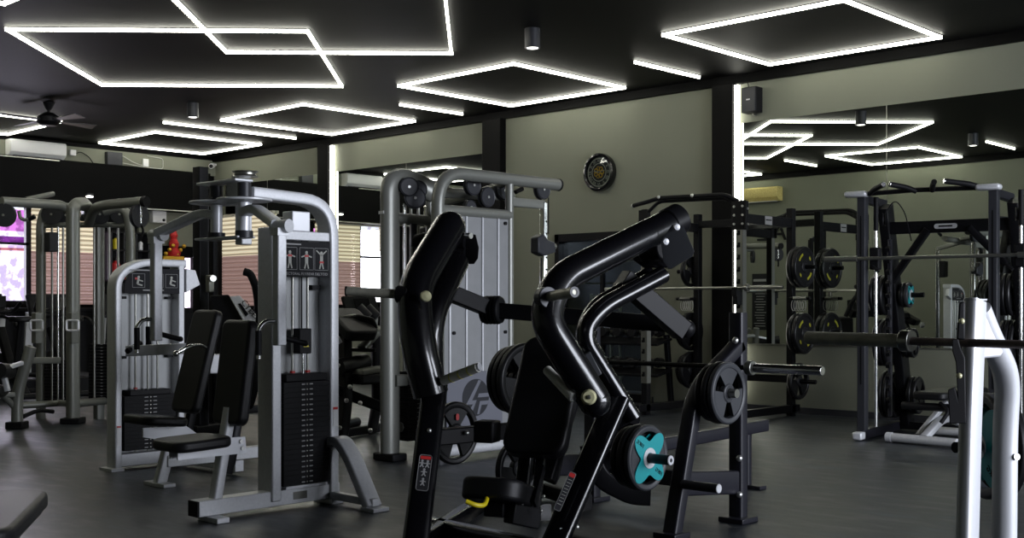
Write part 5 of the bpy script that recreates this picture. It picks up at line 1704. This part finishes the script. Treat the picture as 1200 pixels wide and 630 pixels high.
    part('base_tube', MB().rtube([gz(580, 582, .06), gz(640, 574, .06), gz(688, 588, .06)], 0.07, 0.09, 0, (0, 0, 1)), K, t)
    part('base_tube', MB().rtube([gz(650, 632, .06), gz(735, 650, .06)], 0.07, 0.08, 0, (0, 0, 1)), K, t)
    part('maker_plate', MB().box(C(662, 622, 5.35), (0.045, 0.01, 0.03), Euler((0, 0, YAW)).to_matrix()), 'white', t)
    part('floor_bolt', MB().ball(G(676, 617, 0.11), 0.012, 8), 'bolt', t)
    # storage horns
    hl = C(533, 507, 6.22)
    part('plate_horn', MB().cyl(hl - U * 0.12, hl + U * 0.10, 0.024), K, t)
    # lower arm linkage on the right side with horn
    hr_ = C(757, 536, 5.75)
    part('plate_horn', MB().cyl(hr_ - U * 0.24, hr_ + U * 0.145, 0.024), 'graphite', t)
    part('horn_cap', MB().lathe([(0.024, 0), (0.022, 0.004), (0.01, 0.004), (0.01, -0.01)], hr_ + U * 0.145, U, 20), 'silver_bright', t)
    part('horn_arm', MB().rtube([C(741, 490, 5.95), C(715, 535, 6.3), C(690, 560, 6.3)], 0.06, 0.08, 0.1, tuple(lat)), K, t)
    part('curved_brace', MB().rtube([C(690, 520, 6.2), C(700, 560, 6.2), C(740, 580, 6.2), C(762, 581, 6.2)], 0.04, 0.10, 0.3, (0, 0, 1)), K, t)
    return hl, hr_
HL, HR = press()
plate(HL, U, 0.165, 0.035, 'grip', 'black tri-grip plate with small red mark on the left horn of the black press', 'plates on the black press')
lg = bpy.data.objects[[o.name for o in COL.objects if o.name.startswith('weight_plate')][-1]]
mk = MB().prism([HL + U * 0.02 + V((0, a - 0.0, 0.085 + b)) for a, b in rrect(0.022, 0.034, 0.01)], (0.003, 0, 0))
part('red_mark', mk, 'red', [o for o in COL.objects if o.name.startswith('weight_plate') and o.parent is None][-1], label='small red mark')
for k, (kd, r) in enumerate((('teal', 0.160), ('grip', 0.16), ('grip', 0.15))):
    plate(HR - U * (0.0 + 0.045 * k), U, r, 0.038, kd, ('teal and grey plate facing the viewer on the right horn of the black press', 'black plate directly behind the teal plate on the black press', 'black plate third behind the teal plate on the black press')[k], 'plates on the black press')
for k in range(3):
    plate(C(614, 445, 6.75) - U * 0.05 * k, U, 0.21 - 0.01 * k, 0.045, 'grip', ('front', 'middle', 'rear')[k] + ' plate of three black plates standing behind the press back pad', 'plates behind the press back pad')
plate(C(606, 548, 6.5), U, 0.16, 0.04, 'grip', 'black plate low behind the press seat', 'plates behind the press back pad')


# ---------------------------------------------------------------- olympic bench with plate horns, right of the press
def olympic_bench():
    x = -3.62
    t = thing('olympic_bench', 'dark navy bench press frame with plate horns, right of the black press', 'bench press', (-4.1, 5.7, 0))
    Nv = 'navy'
    xl = x - 1.05
    for i, xx in enumerate((x, xl)):
        a = V((xx, X(865, 400, x).y, 0))
        top = X(866, 366, x)
        part('rear_upright', MB().rtube([V((xx, a.y, 0.0)), V((xx, a.y, 0.6)), V((xx, a.y + 0.0, top.z))], 0.07, 0.085, 0, (1, 0, 0)), Nv, t)
        part('front_upright', MB().rtube([V((xx, X(787, 655, x).y, 0.0)), V((xx, X(812, 470, x).y, 0.68)), V((xx, X(822, 445, x).y, 0.78)), V((xx, a.y, 0.98))], 0.07, 0.085, 0.1, (1, 0, 0)), Nv, t)
        p0, p1 = X(800, 588, x), X(862, 596, x)
        part('side_beam', MB().rtube([V((xx, p0.y, 0.27)), V((xx, a.y, 0.22))], 0.06, 0.13, 0, (0, 0, 1)), Nv, t)
        part('foot', MB().box((xx, a.y, 0.015), (0.16, 0.16, 0.03)), Nv, t, bev=0.005)
        part('foot', MB().box((xx, X(787, 655, x).y, 0.015), (0.14, 0.14, 0.03)), Nv, t, bev=0.005)
        bo = MB()
        for zz, e in ((0.36, 0), (0.16, 0), (1.01, -0.04)):
            bo.ball((xx + 0.04, a.y - 0.05 + e, zz), 0.018, 8)
        part('bolts', bo, 'bolt', t)
        part('bar_rest', MB().box((xx, a.y - 0.07, 0.83), (0.07, 0.12, 0.03)).box((xx, a.y - 0.125, 0.86), (0.07, 0.02, 0.09)), 'black', t, bev=0.005)
        part('plate_horn', MB().cyl((xx + 0.02, X(822, 465, x).y + 0.02, 0.74), (xx + 0.21, X(822, 465, x).y + 0.02, 0.74), 0.024), 'steel' if i == 0 else 'black_metal', t)
    h1 = X(800, 567, x + 0.04)
    part('plate_horn', MB().cyl(h1, h1 + U * 0.22, 0.024), 'graphite', t)
    part('horn_cap', MB().lathe([(0.024, 0), (0.022, 0.004), (0, 0.004)], h1 + U * 0.22, U, 20), 'silver', t)
    ya = X(865, 400, x).y
    part('cross_beam', MB().box(((x + xl) / 2, ya, 0.2), (1.05, 0.06, 0.09)), Nv, t, bev=0.005)
    # bench spine running back to its own foot
    xc = -4.25
    part('bench_spine', MB().rtube([V((xc, ya - 0.25, 0.36)), V((xc, 6.95, 0.40))], 0.09, 0.08, 0, (0, 0, 1)), Nv, t)
    part('bench_leg', MB().rtube([V((xc, 6.75, 0.38)), V((xc, 6.75, 0.0))], 0.05, 0.05, 0, (1, 0, 0)), Nv, t)
    part('foot', MB().box((xc, 6.75, 0.012), (0.25, 0.08, 0.024)), Nv, t, bev=0.004)
    part('bench_leg', MB().rtube([V((xc, ya, 0.36)), V((xc, ya - 0.05, 0.18))], 0.05, 0.05, 0, (1, 0, 0)), Nv, t)
    return xl, x, ya, X(822, 465, x).y
OXL, OXR, OY, OYH = olympic_bench()
for k, r in enumerate((0.165, 0.165, 0.155)):
    plate((OXR + 0.147 - 0.042 * k, OYH + 0.02, 0.74), U, r, 0.038, 'grey' if k == 0 else 'grip', ('outermost plate with three grip holes', 'middle black plate', 'innermost black plate')[k] + ' on the upper horn of the navy bench frame', 'plates on the navy bench frame')
barbell((OXR + 0.56, OY - 0.075, 0.862), (-1, 0, 0), 0.42, 1.32, 'chrome-sleeved barbell resting on the navy bench press frame', sleeve_m='chrome', shaft_m='black_metal', r=0.014)


# ---------------------------------------------------------------- silver bench rack at the right edge with barbell
def near_rack():
    yb = 3.3
    A = C(1133, 420, 4.12)
    t = thing('bench_rack', 'bright silver bench press rack with curved rear tube and black hook, right foreground', 'bench press', (A.x, A.y, 0))
    S = 'silver_bright'
    z0 = lambda p: V((p.x, p.y, 0))
    bot = C(1130, 700, 4.02)
    f0 = V((bot.x, bot.y, 0.0))
    tp = C(1143, 352, 4.2)
    vw = ray(1140, 400)
    side = V((vw.y, -vw.x, 0)).normalized()
    part('front_upright', MB().rtube([f0, C(1137, 500, 4.12), tp], 0.05, 0.10, 0, (0, 1, 0), 0.014), S, t)
    part('top_cap', MB().rtube([tp, tp + V((0, 0, 0.006))], 0.053, 0.103, 0, (0, 1, 0), 0.015), 'silver', t)
    r0 = C(1176, 640, 4.45)
    r0 = V((r0.x, r0.y, 0.0))
    part('rear_upright', MB().tube([C(1146, 362, 4.25), C(1158, 392, 4.3), C(1182, 440, 4.42), C(1178, 500, 4.45), r0], 0.045, 0.25, 24), S, t)
    part('gusset_web', MB().prism([C(a, b, 4.2 + (a - 1145) * 0.004) for a, b in ((1146, 358), (1155, 372), (1166, 398), (1172, 412), (1168, 418), (1146, 420))], side * 0.03), S, t, bev=0.008)
    hk = part('bar_hook', MB().prism([C(a, b, 4.06) for a, b in ((1115.7, 397), (1123, 397), (1126, 408), (1131, 419), (1132, 495), (1113, 496), (1111, 456), (1119, 453), (1122, 464), (1121, 440), (1120, 424), (1116, 411))], vw * 0.05), 'black', t, bev=0.006)
    up = part('upper_sleeve', MB().prism([C(a, b, 4.1) for a, b in ((1124, 354), (1131, 353), (1131, 398), (1121, 398))], vw * 0.03), 'black', t, bev=0.006)
    for a, b in ((1127, 376), (1124, 440)):
        part('hook_bolt', MB().ball(C(a, b, 4.03), 0.010, 8), 'cap_cream', t)
    part('side_bolt', MB().cyl(C(1188, 535, 4.42), C(1192, 535, 4.40), 0.012), 'bolt', t)
    h = C(1156, 522, 4.80)
    part('plate_horn', MB().cyl(h - V((CY, SY, 0)) * 0.15 - V((-SY, CY, 0)) * 0.06, h + V((CY, SY, 0)) * 0.03 + V((-SY, CY, 0)) * 0.01, 0.022), 'black', t)
    part('base_tube', MB().rtube([V((f0.x, f0.y, 0.05)), V((r0.x, r0.y, 0.05))], 0.08, 0.07, 0, (0, 0, 1)), S, t)
    return h
NH = near_rack()
NA = -V((CY, SY, 0)) * 0.995 - V((-SY, CY, 0)) * 0.05
plate(NH, NA, 0.215, 0.045, 'teal', 'teal and grey plate hanging behind the bright silver bench rack', 'plates on the silver bench rack')
plate(NH - NA.normalized() * 0.056, NA, 0.215, 0.04, 'grip', 'black plate behind the teal plate on the silver bench rack', 'plates on the silver bench rack')
e0 = C(946, 395.5, 4.62)
bd = (C(1072, 399.5, 4.27) - e0)
barbell(e0, bd, 0.415, 1.31, 'worn steel barbell crossing the right foreground on the silver rack', r=0.0145, sleeve_m='worn_steel', shaft_m='worn_shaft', collar_m='steel')


# ---------------------------------------------------------------- padded bench, bottom left corner
def corner_bench():
    o = C(20, 610, 5.0)
    t = thing('padded_bench', 'black padded bench end cut by the bottom left corner', 'bench', (o.x, o.y, 0))
    p = G(59, 583, 0.40)
    q = G(22, 622, 0.40)
    yv = (q - p).normalized()
    xv = V((yv.y, -yv.x, 0))
    s = -1 if xv.dot(V((CY, SY, 0))) > 0 else 1
    c = p + yv * 0.45 + xv * s * 0.17
    pad(t, 'bench_pad', c + V((0, 0, 0.0)), xv, yv, 0.34, 1.0, 0.07, r=0.12)
    part('pad_board', MB().box(c + V((0, 0, -0.05)), (0.28, 0.9, 0.03), Matrix((xv, yv, V((0, 0, 1)))).transposed()), 'navy', t, bev=0.01)
    part('bench_spine', MB().rtube([c - yv * 0.4 + V((0, 0, -0.1)), c + yv * 0.45 + V((0, 0, -0.1))], 0.07, 0.07), 'graphite', t)
    for a in (0.0, 0.38):
        part('leg', MB().rtube([c + yv * a + V((0, 0, -0.1)), V(((c + yv * (a + 0.05)).x, (c + yv * (a + 0.05)).y, 0))], 0.05, 0.05), 'graphite', t)
corner_bench()


# ---------------------------------------------------------------- cardio machines and black benches behind
def treadmill(c, rz, label, group=None, console='CYBEX'):
    t = thing('treadmill', label, 'treadmill', (c[0], c[1], 0), rz, group)
    M = Matrix.LocRotScale(V((c[0], c[1], 0)), Euler((0, 0, rz)), None)
    R = Euler((0, 0, rz)).to_matrix()
    L = lambda x, y, z: M @ V((x, y, z))
    part('deck', MB().box(L(0, 0, 0.1), (0.75, 1.9, 0.2), R), 'black', t, bev=0.02)
    part('belt', MB().box(L(0, -0.1, 0.205), (0.5, 1.55, 0.01), R), 'graphite', t)
    for s in (-1, 1):
        part('upright', MB().rtube([L(s * 0.36, 0.75, 0.1), L(s * 0.36, 0.62, 1.1)], 0.06, 0.12, 0, tuple(R @ V((1, 0, 0)))), 'silver', t)
        part('handrail', MB().tube([L(s * 0.36, 0.62, 1.05), L(s * 0.36, 0.2, 1.0), L(s * 0.36, 0.1, 0.9)], 0.025, 0.1), 'black', t)
    part('console', MB().box(L(0, 0.62, 1.2), (0.8, 0.08, 0.38), R @ Euler((math.radians(-25), 0, 0)).to_matrix()), 'black', t, bev=0.03)
    part('screen', MB().box(L(0, 0.575, 1.24), (0.36, 0.01, 0.2), R @ Euler((math.radians(-25), 0, 0)).to_matrix()), 'gloss_black', t)
    return t
for k, yy in enumerate((7.1, 8.25, 9.4)):
    p = V((-16.7, yy, 0))
    treadmill((p.x, p.y), -PI / 2 + 0.0 if False else PI / 2, ('treadmill before the bright window at the far left edge', 'treadmill before the pink blind, behind the cable station', 'treadmill before the dark far wall, right of the blind')[k], 'treadmills facing the far windows')

def console_machine():
    D = 10.6
    b = C(285, 480, D)
    t = thing('stair_climber', 'black cardio machine with slanted white-framed console behind the pectoral machine', 'exercise machine', (b.x, b.y, 0))
    part('console_back', MB().prism([C(a, b_, D) for a, b_ in ((246, 346), (268, 345), (283, 372), (270, 384), (250, 380))], ray(280, 358) * 0.08), 'black', t, bev=0.01)
    fr = part('console_frame', MB().prism([C(a, b_, D - 0.1) for a, b_ in ((269, 347), (281, 346), (300, 368), (299, 380), (285, 376))], ray(280, 358) * 0.1), 'white', t, bev=0.008)
    part('frame_slot', MB().prism([C(a, b_, D - 0.16) for a, b_ in ((279, 356), (282, 355), (291, 368), (288, 371))], ray(280, 358) * 0.01), 'black', fr)
    part('lettering', text_mb('CYBEX', 0.075, C(294, 364, D - 0.17), C(300, 371, D) - C(289, 358, D), C(300, 358, D) - C(294, 364, D)), 'black', fr)
    part('handlebar', MB().tube([C(286, 318, D), C(293, 320, D), C(299, 333, D), C(302, 350, D + 0.1), C(303, 380, D + 0.2)], 0.035, 0.1), 'black', t)
    part('body', MB().prism([C(a, b_, D + 0.25) for a, b_ in ((252, 380), (302, 382), (304, 450), (296, 478), (258, 480))], ray(280, 358) * 0.35), 'black', t, bev=0.03)
    part('mast', MB().rtube([C(268, 384, D + .2), V((C(266, 400, D + .3).x, C(266, 400, D + .3).y, 0.0))], 0.1, 0.12), 'black', t)
    part('foot_rail', MB().rtube([G(246, 482, 0.04), G(305, 478, 0.04)], 0.1, 0.08), 'black', t)
console_machine()

def black_rack_left():
    """black column machine standing left of the pectoral tower"""
    D = 11.0
    b = C(238, 500, D)
    t = thing('cable_column', 'tall black cable column rising behind the seated silver machine', 'exercise machine', (b.x, b.y, 0))
    z0 = lambda px, d: V((C(px, 400, d).x, C(px, 400, d).y, 0))
    part('column', MB().rtube([z0(235, D), C(235, 196, D)], 0.10, 0.12, 0, (1, 0, 0)), 'black_metal', t)
    part('column', MB().rtube([z0(250, D + .2), C(250, 225, D + .2)], 0.06, 0.08, 0, (1, 0, 0)), 'black_metal', t)
    part('inner_rod', MB().cyl(z0(243, D) + V((0, 0, .1)), C(243, 240, D), 0.014), 'graphite', t)
    part('top_link', MB().rtube([C(233, 212, D), C(252, 226, D + .2)], 0.06, 0.07), 'black_metal', t)
    part('base_beam', MB().rtube([G(226, 505, 0.05), G(262, 500, 0.05)], 0.1, 0.09), 'black_metal', t)
    part('carriage', MB().box(C(246, 332, D - 0.1), (0.06, 0.06, 0.16)), 'steel', t, bev=0.01)
    part('carriage_knob', MB().cyl(C(246, 326, D - 0.1), C(250, 326, D - 0.2), 0.03), 'steel', t)
black_rack_left()

def black_press_far():
    """black seated leg press type machine seen between the pectoral tower and the cable tower"""
    D = 10.2
    b = C(418, 505, D)
    t = thing('leg_press_machine', 'black padded machine between the pectoral tower and the cable tower', 'exercise machine', (b.x, b.y, 0))
    K = 'black_metal'
    part('rear_post', MB().rtube([C(399, 515, D - 0.3), C(405, 470, D - .2), C(404, 392, D), C(398, 376, D)], 0.10, 0.09, 0.2, (0, 1, 0)), K, t)
    pad(t, 'back_pad', C(413, 380, D), ray(413, 358).cross(V((0, 0, 1))) + ray(413, 358) * 0.6, V((CY, SY, -0.35)), 0.3, 0.42, 0.1, r=0.06)
    part('top_tray', MB().beam(C(392, 372, D), C(412, 369, D + .1), 0.16, 0.02), 'grip_grey', t, bev=0.004)
    part('seat_shell', MB().prism([C(a, b_, D + 0.1) for a, b_ in ((400, 390), (443, 383), (438, 372), (420, 368), (398, 372))], ray(418, 358) * 0.2), K, t, bev=0.02)
    part('diagonal_brace', MB().rtube([C(424, 408, D), C(446, 384, D + .2)], 0.09, 0.05), 'pewter', t)
    part('diagonal_brace', MB().rtube([C(392, 456, D - .2), C(445, 476, D)], 0.10, 0.09), K, t)
    part('roller_pad', MB().cyl(C(396, 430, D - .2), C(428, 424, D + .1), 0.075), 'vinyl', t)
    part('cross_shelf', MB().beam(C(396, 409, D), C(440, 410, D), 0.12, 0.03), K, t)
    part('seat_pad', MB().beam(C(414, 436, D - .1), C(444, 431, D + .1), 0.26, 0.05), 'grip_grey', t, bev=0.015)
    part('lower_seat', MB().beam(C(412, 444, D - .1), C(444, 442, D + .1), 0.28, 0.09), 'vinyl', t, bev=0.02)
    part('white_fitting', MB().beam(C(390, 402, D - .3), C(399, 397, D - .3), 0.05, 0.06), 'silver_bright', t, bev=0.006)
    bo = MB()
    for a, b_ in ((410, 453), (422, 472), (406, 469), (398, 501), (434, 504), (396, 428)):
        bo.ball(C(a, b_, D - .35), 0.02, 8)
    part('bolts', bo, 'bolt', t)
    part('floor_tube', MB().rtube([G(396, 508, 0.05), G(446, 500, 0.05)], 0.09, 0.08), K, t)
    part('floor_roller', MB().cyl(G(394, 500, .12), G(418, 494, .12), 0.045), K, t)
    part('front_post', MB().rtube([G(436, 504, .05), C(442, 470, D), C(440, 384, D + .2)], 0.07, 0.08, 0.1, (0, 1, 0)), K, t)
    for px_, d in ((424, D + .5), (434, D + .6)):
        part('roller_pad', MB().cyl(C(px_ - 6, 362, d), C(px_ + 6, 374, d), 0.07), 'vinyl', t)
black_press_far()

def rower(c, label):
    t = thing('exercise_bike', label, 'exercise bike', (c.x, c.y, 0), 0, 'exercise bikes near the far window')
    o = V((c.x, c.y, 0))
    part('frame', MB().rtube([o + V((0, -0.4, 0.06)), o + V((0, 0, 0.35)), o + V((0, 0.35, 0.9))], 0.1, 0.1, 0.2, (1, 0, 0)), 'black', t)
    part('flywheel', MB().cyl(o + V((-0.05, 0.25, 0.35)), o + V((0.05, 0.25, 0.35)), 0.24, 32), 'graphite', t)
    part('seat_post', MB().rtube([o + V((0, -0.1, 0.35)), o + V((0, -0.25, 1.0))], 0.05, 0.06, 0, (1, 0, 0)), 'black', t)
    part('saddle', MB().prism([o + V((a, -0.25 + b, 1.03)) for a, b in rrect(0.24, 0.3, 0.09)], (0, 0, 0.07)), 'vinyl', t, bev=0.02)
    part('handlebar', MB().tube([o + V((-0.24, 0.25, 1.25)), o + V((-0.2, 0.42, 1.12)), o + V((0.2, 0.42, 1.12)), o + V((0.24, 0.25, 1.25))], 0.025, 0.08), 'black', t)
    part('console', MB().box(o + V((0, 0.42, 1.25)), (0.2, 0.05, 0.16)), 'black', t, bev=0.01)
    t.rotation_euler = (0, 0, PI / 2)
    for y in (-0.45, 0.5):
        part('foot', MB().cyl(o + V((-0.3, y, 0.05)), o + V((0.3, y, 0.05)), 0.04), 'black', t)
rower(V((-15.2, X(74, 358, -15.2).y, 0)), 'upright exercise bike silhouetted against the pink blind')
rower(V((-15.2, X(14, 358, -15.2).y, 0)), 'exercise bike silhouetted against the bright window, left of the other bike')

# ---- shelf, bottles and ornament on the back wall
sx = XB + 0.06
YA, YB = 9.68, 10.58
t = thing('wall_shelf', 'black open shelf unit on the back wall, right of the striped blind', 'shelf', (XB + 0.15, 10.13, 1.6))
for z in (2.42, 2.12, 1.62):
    part('shelf_board', MB().box((XB + 0.15, (YA + YB) / 2, z), (0.3, YB - YA, 0.03)), 'black', t)
for k in range(5):
    y = YA + (YB - YA) * k / 4
    part('divider', MB().box((XB + 0.15, y, 2.02), (0.3, 0.015, 0.78)), 'graphite', t)
part('back_board', MB().box((XB + 0.075, (YA + YB) / 2, 2.02), (0.01, YB - YA, 0.78)), 'black', t)
for k, z, m, r, h, lb in ((0, 2.136, 'yellow', .05, .22, 'yellow bottle on the upper left of the black wall shelf'), (1, 2.136, 'grip_grey', .045, .2, 'grey bottle in the second compartment of the black wall shelf'), (2, 2.136, 'silver', .04, .17, 'silver bottle in the third compartment of the black wall shelf'), (3, 2.136, 'white', .045, .22, 'white bottle in the last compartment of the black wall shelf'), (0, 1.636, 'red', .07, .36, 'red tub at the lower left of the black wall shelf'), (1, 1.636, 'red', .07, .36, 'red tub, second from left, on the black wall shelf')):
    c = V((XB + 0.22, YA + (YB - YA) * (k + 0.5) / 4, z))
    b_ = thing('supplement_bottle', lb, 'bottle', c, group='bottles on the black wall shelf')
    part('bottle_body', MB().lathe([(0, 0), (r, 0), (r, h * 0.72), (r * 0.5, h * 0.82), (r * 0.5, h * 0.86), (0, h * 0.86)], c), m, b_)
    part('cap', MB().cyl(c + V((0, 0, h * 0.86)), c + V((0, 0, h)), r * 0.55), 'black', b_)
# orange gold ornament
c = X(200, 311, XB + 0.2)
t = thing('shrine_ornament', 'orange and gold altar ornament on the back wall ledge', 'ornament', c)
part('ledge', MB().box((XB + 0.2, c.y, c.z - 0.02), (0.28, 0.42, 0.04)), 'black', t)
part('base_box', MB().box((XB + 0.22, c.y, c.z + 0.08), (0.18, 0.4, 0.16)), 'gold', t, bev=0.01)
part('statue', MB().lathe([(0, 0.16), (0.10, 0.16), (0.12, 0.22), (0.07, 0.3), (0.09, 0.38), (0.05, 0.46), (0.07, 0.52), (0.04, 0.6), (0, 0.62)], (XB + 0.22, c.y + 0.05, c.z), (0, 0, 1), 16), 'red', t)
for k in range(6):
    part('gold_trim', MB().ball((XB + 0.3, c.y - 0.15 + 0.07 * k, c.z + 0.2 + 0.07 * (k % 3)), 0.035, 8), 'gold', t)
c = X(182, 297, XB + 0.1)
t = thing('wall_unit', 'white box unit on the grey wall above the seated machine', 'wall box', (XB + 0.08, X(182, 255, XB).y, 2.55))
yy = X(181, 254, XB).y
zz = X(181, 254, XB).z
part('box_body', MB().box((XB + 0.12, yy, zz), (0.12, 0.26, 0.22)), 'white', t, bev=0.01)
part('box_knob', MB().ball((XB + 0.19, yy + 0.07, zz - 0.06), 0.025, 8), 'black', t)
# low dark counter in front of the far wall
mb = MB().box((XB + 0.5, 8.5, 1.14), (0.6, 5.8, 0.05)).box((XB + 0.5, 8.5, 0.56), (0.55, 5.7, 1.12))
single('window_counter', mb, 'black', 'long black counter running under the far windows', 'counter', bev=0.005)
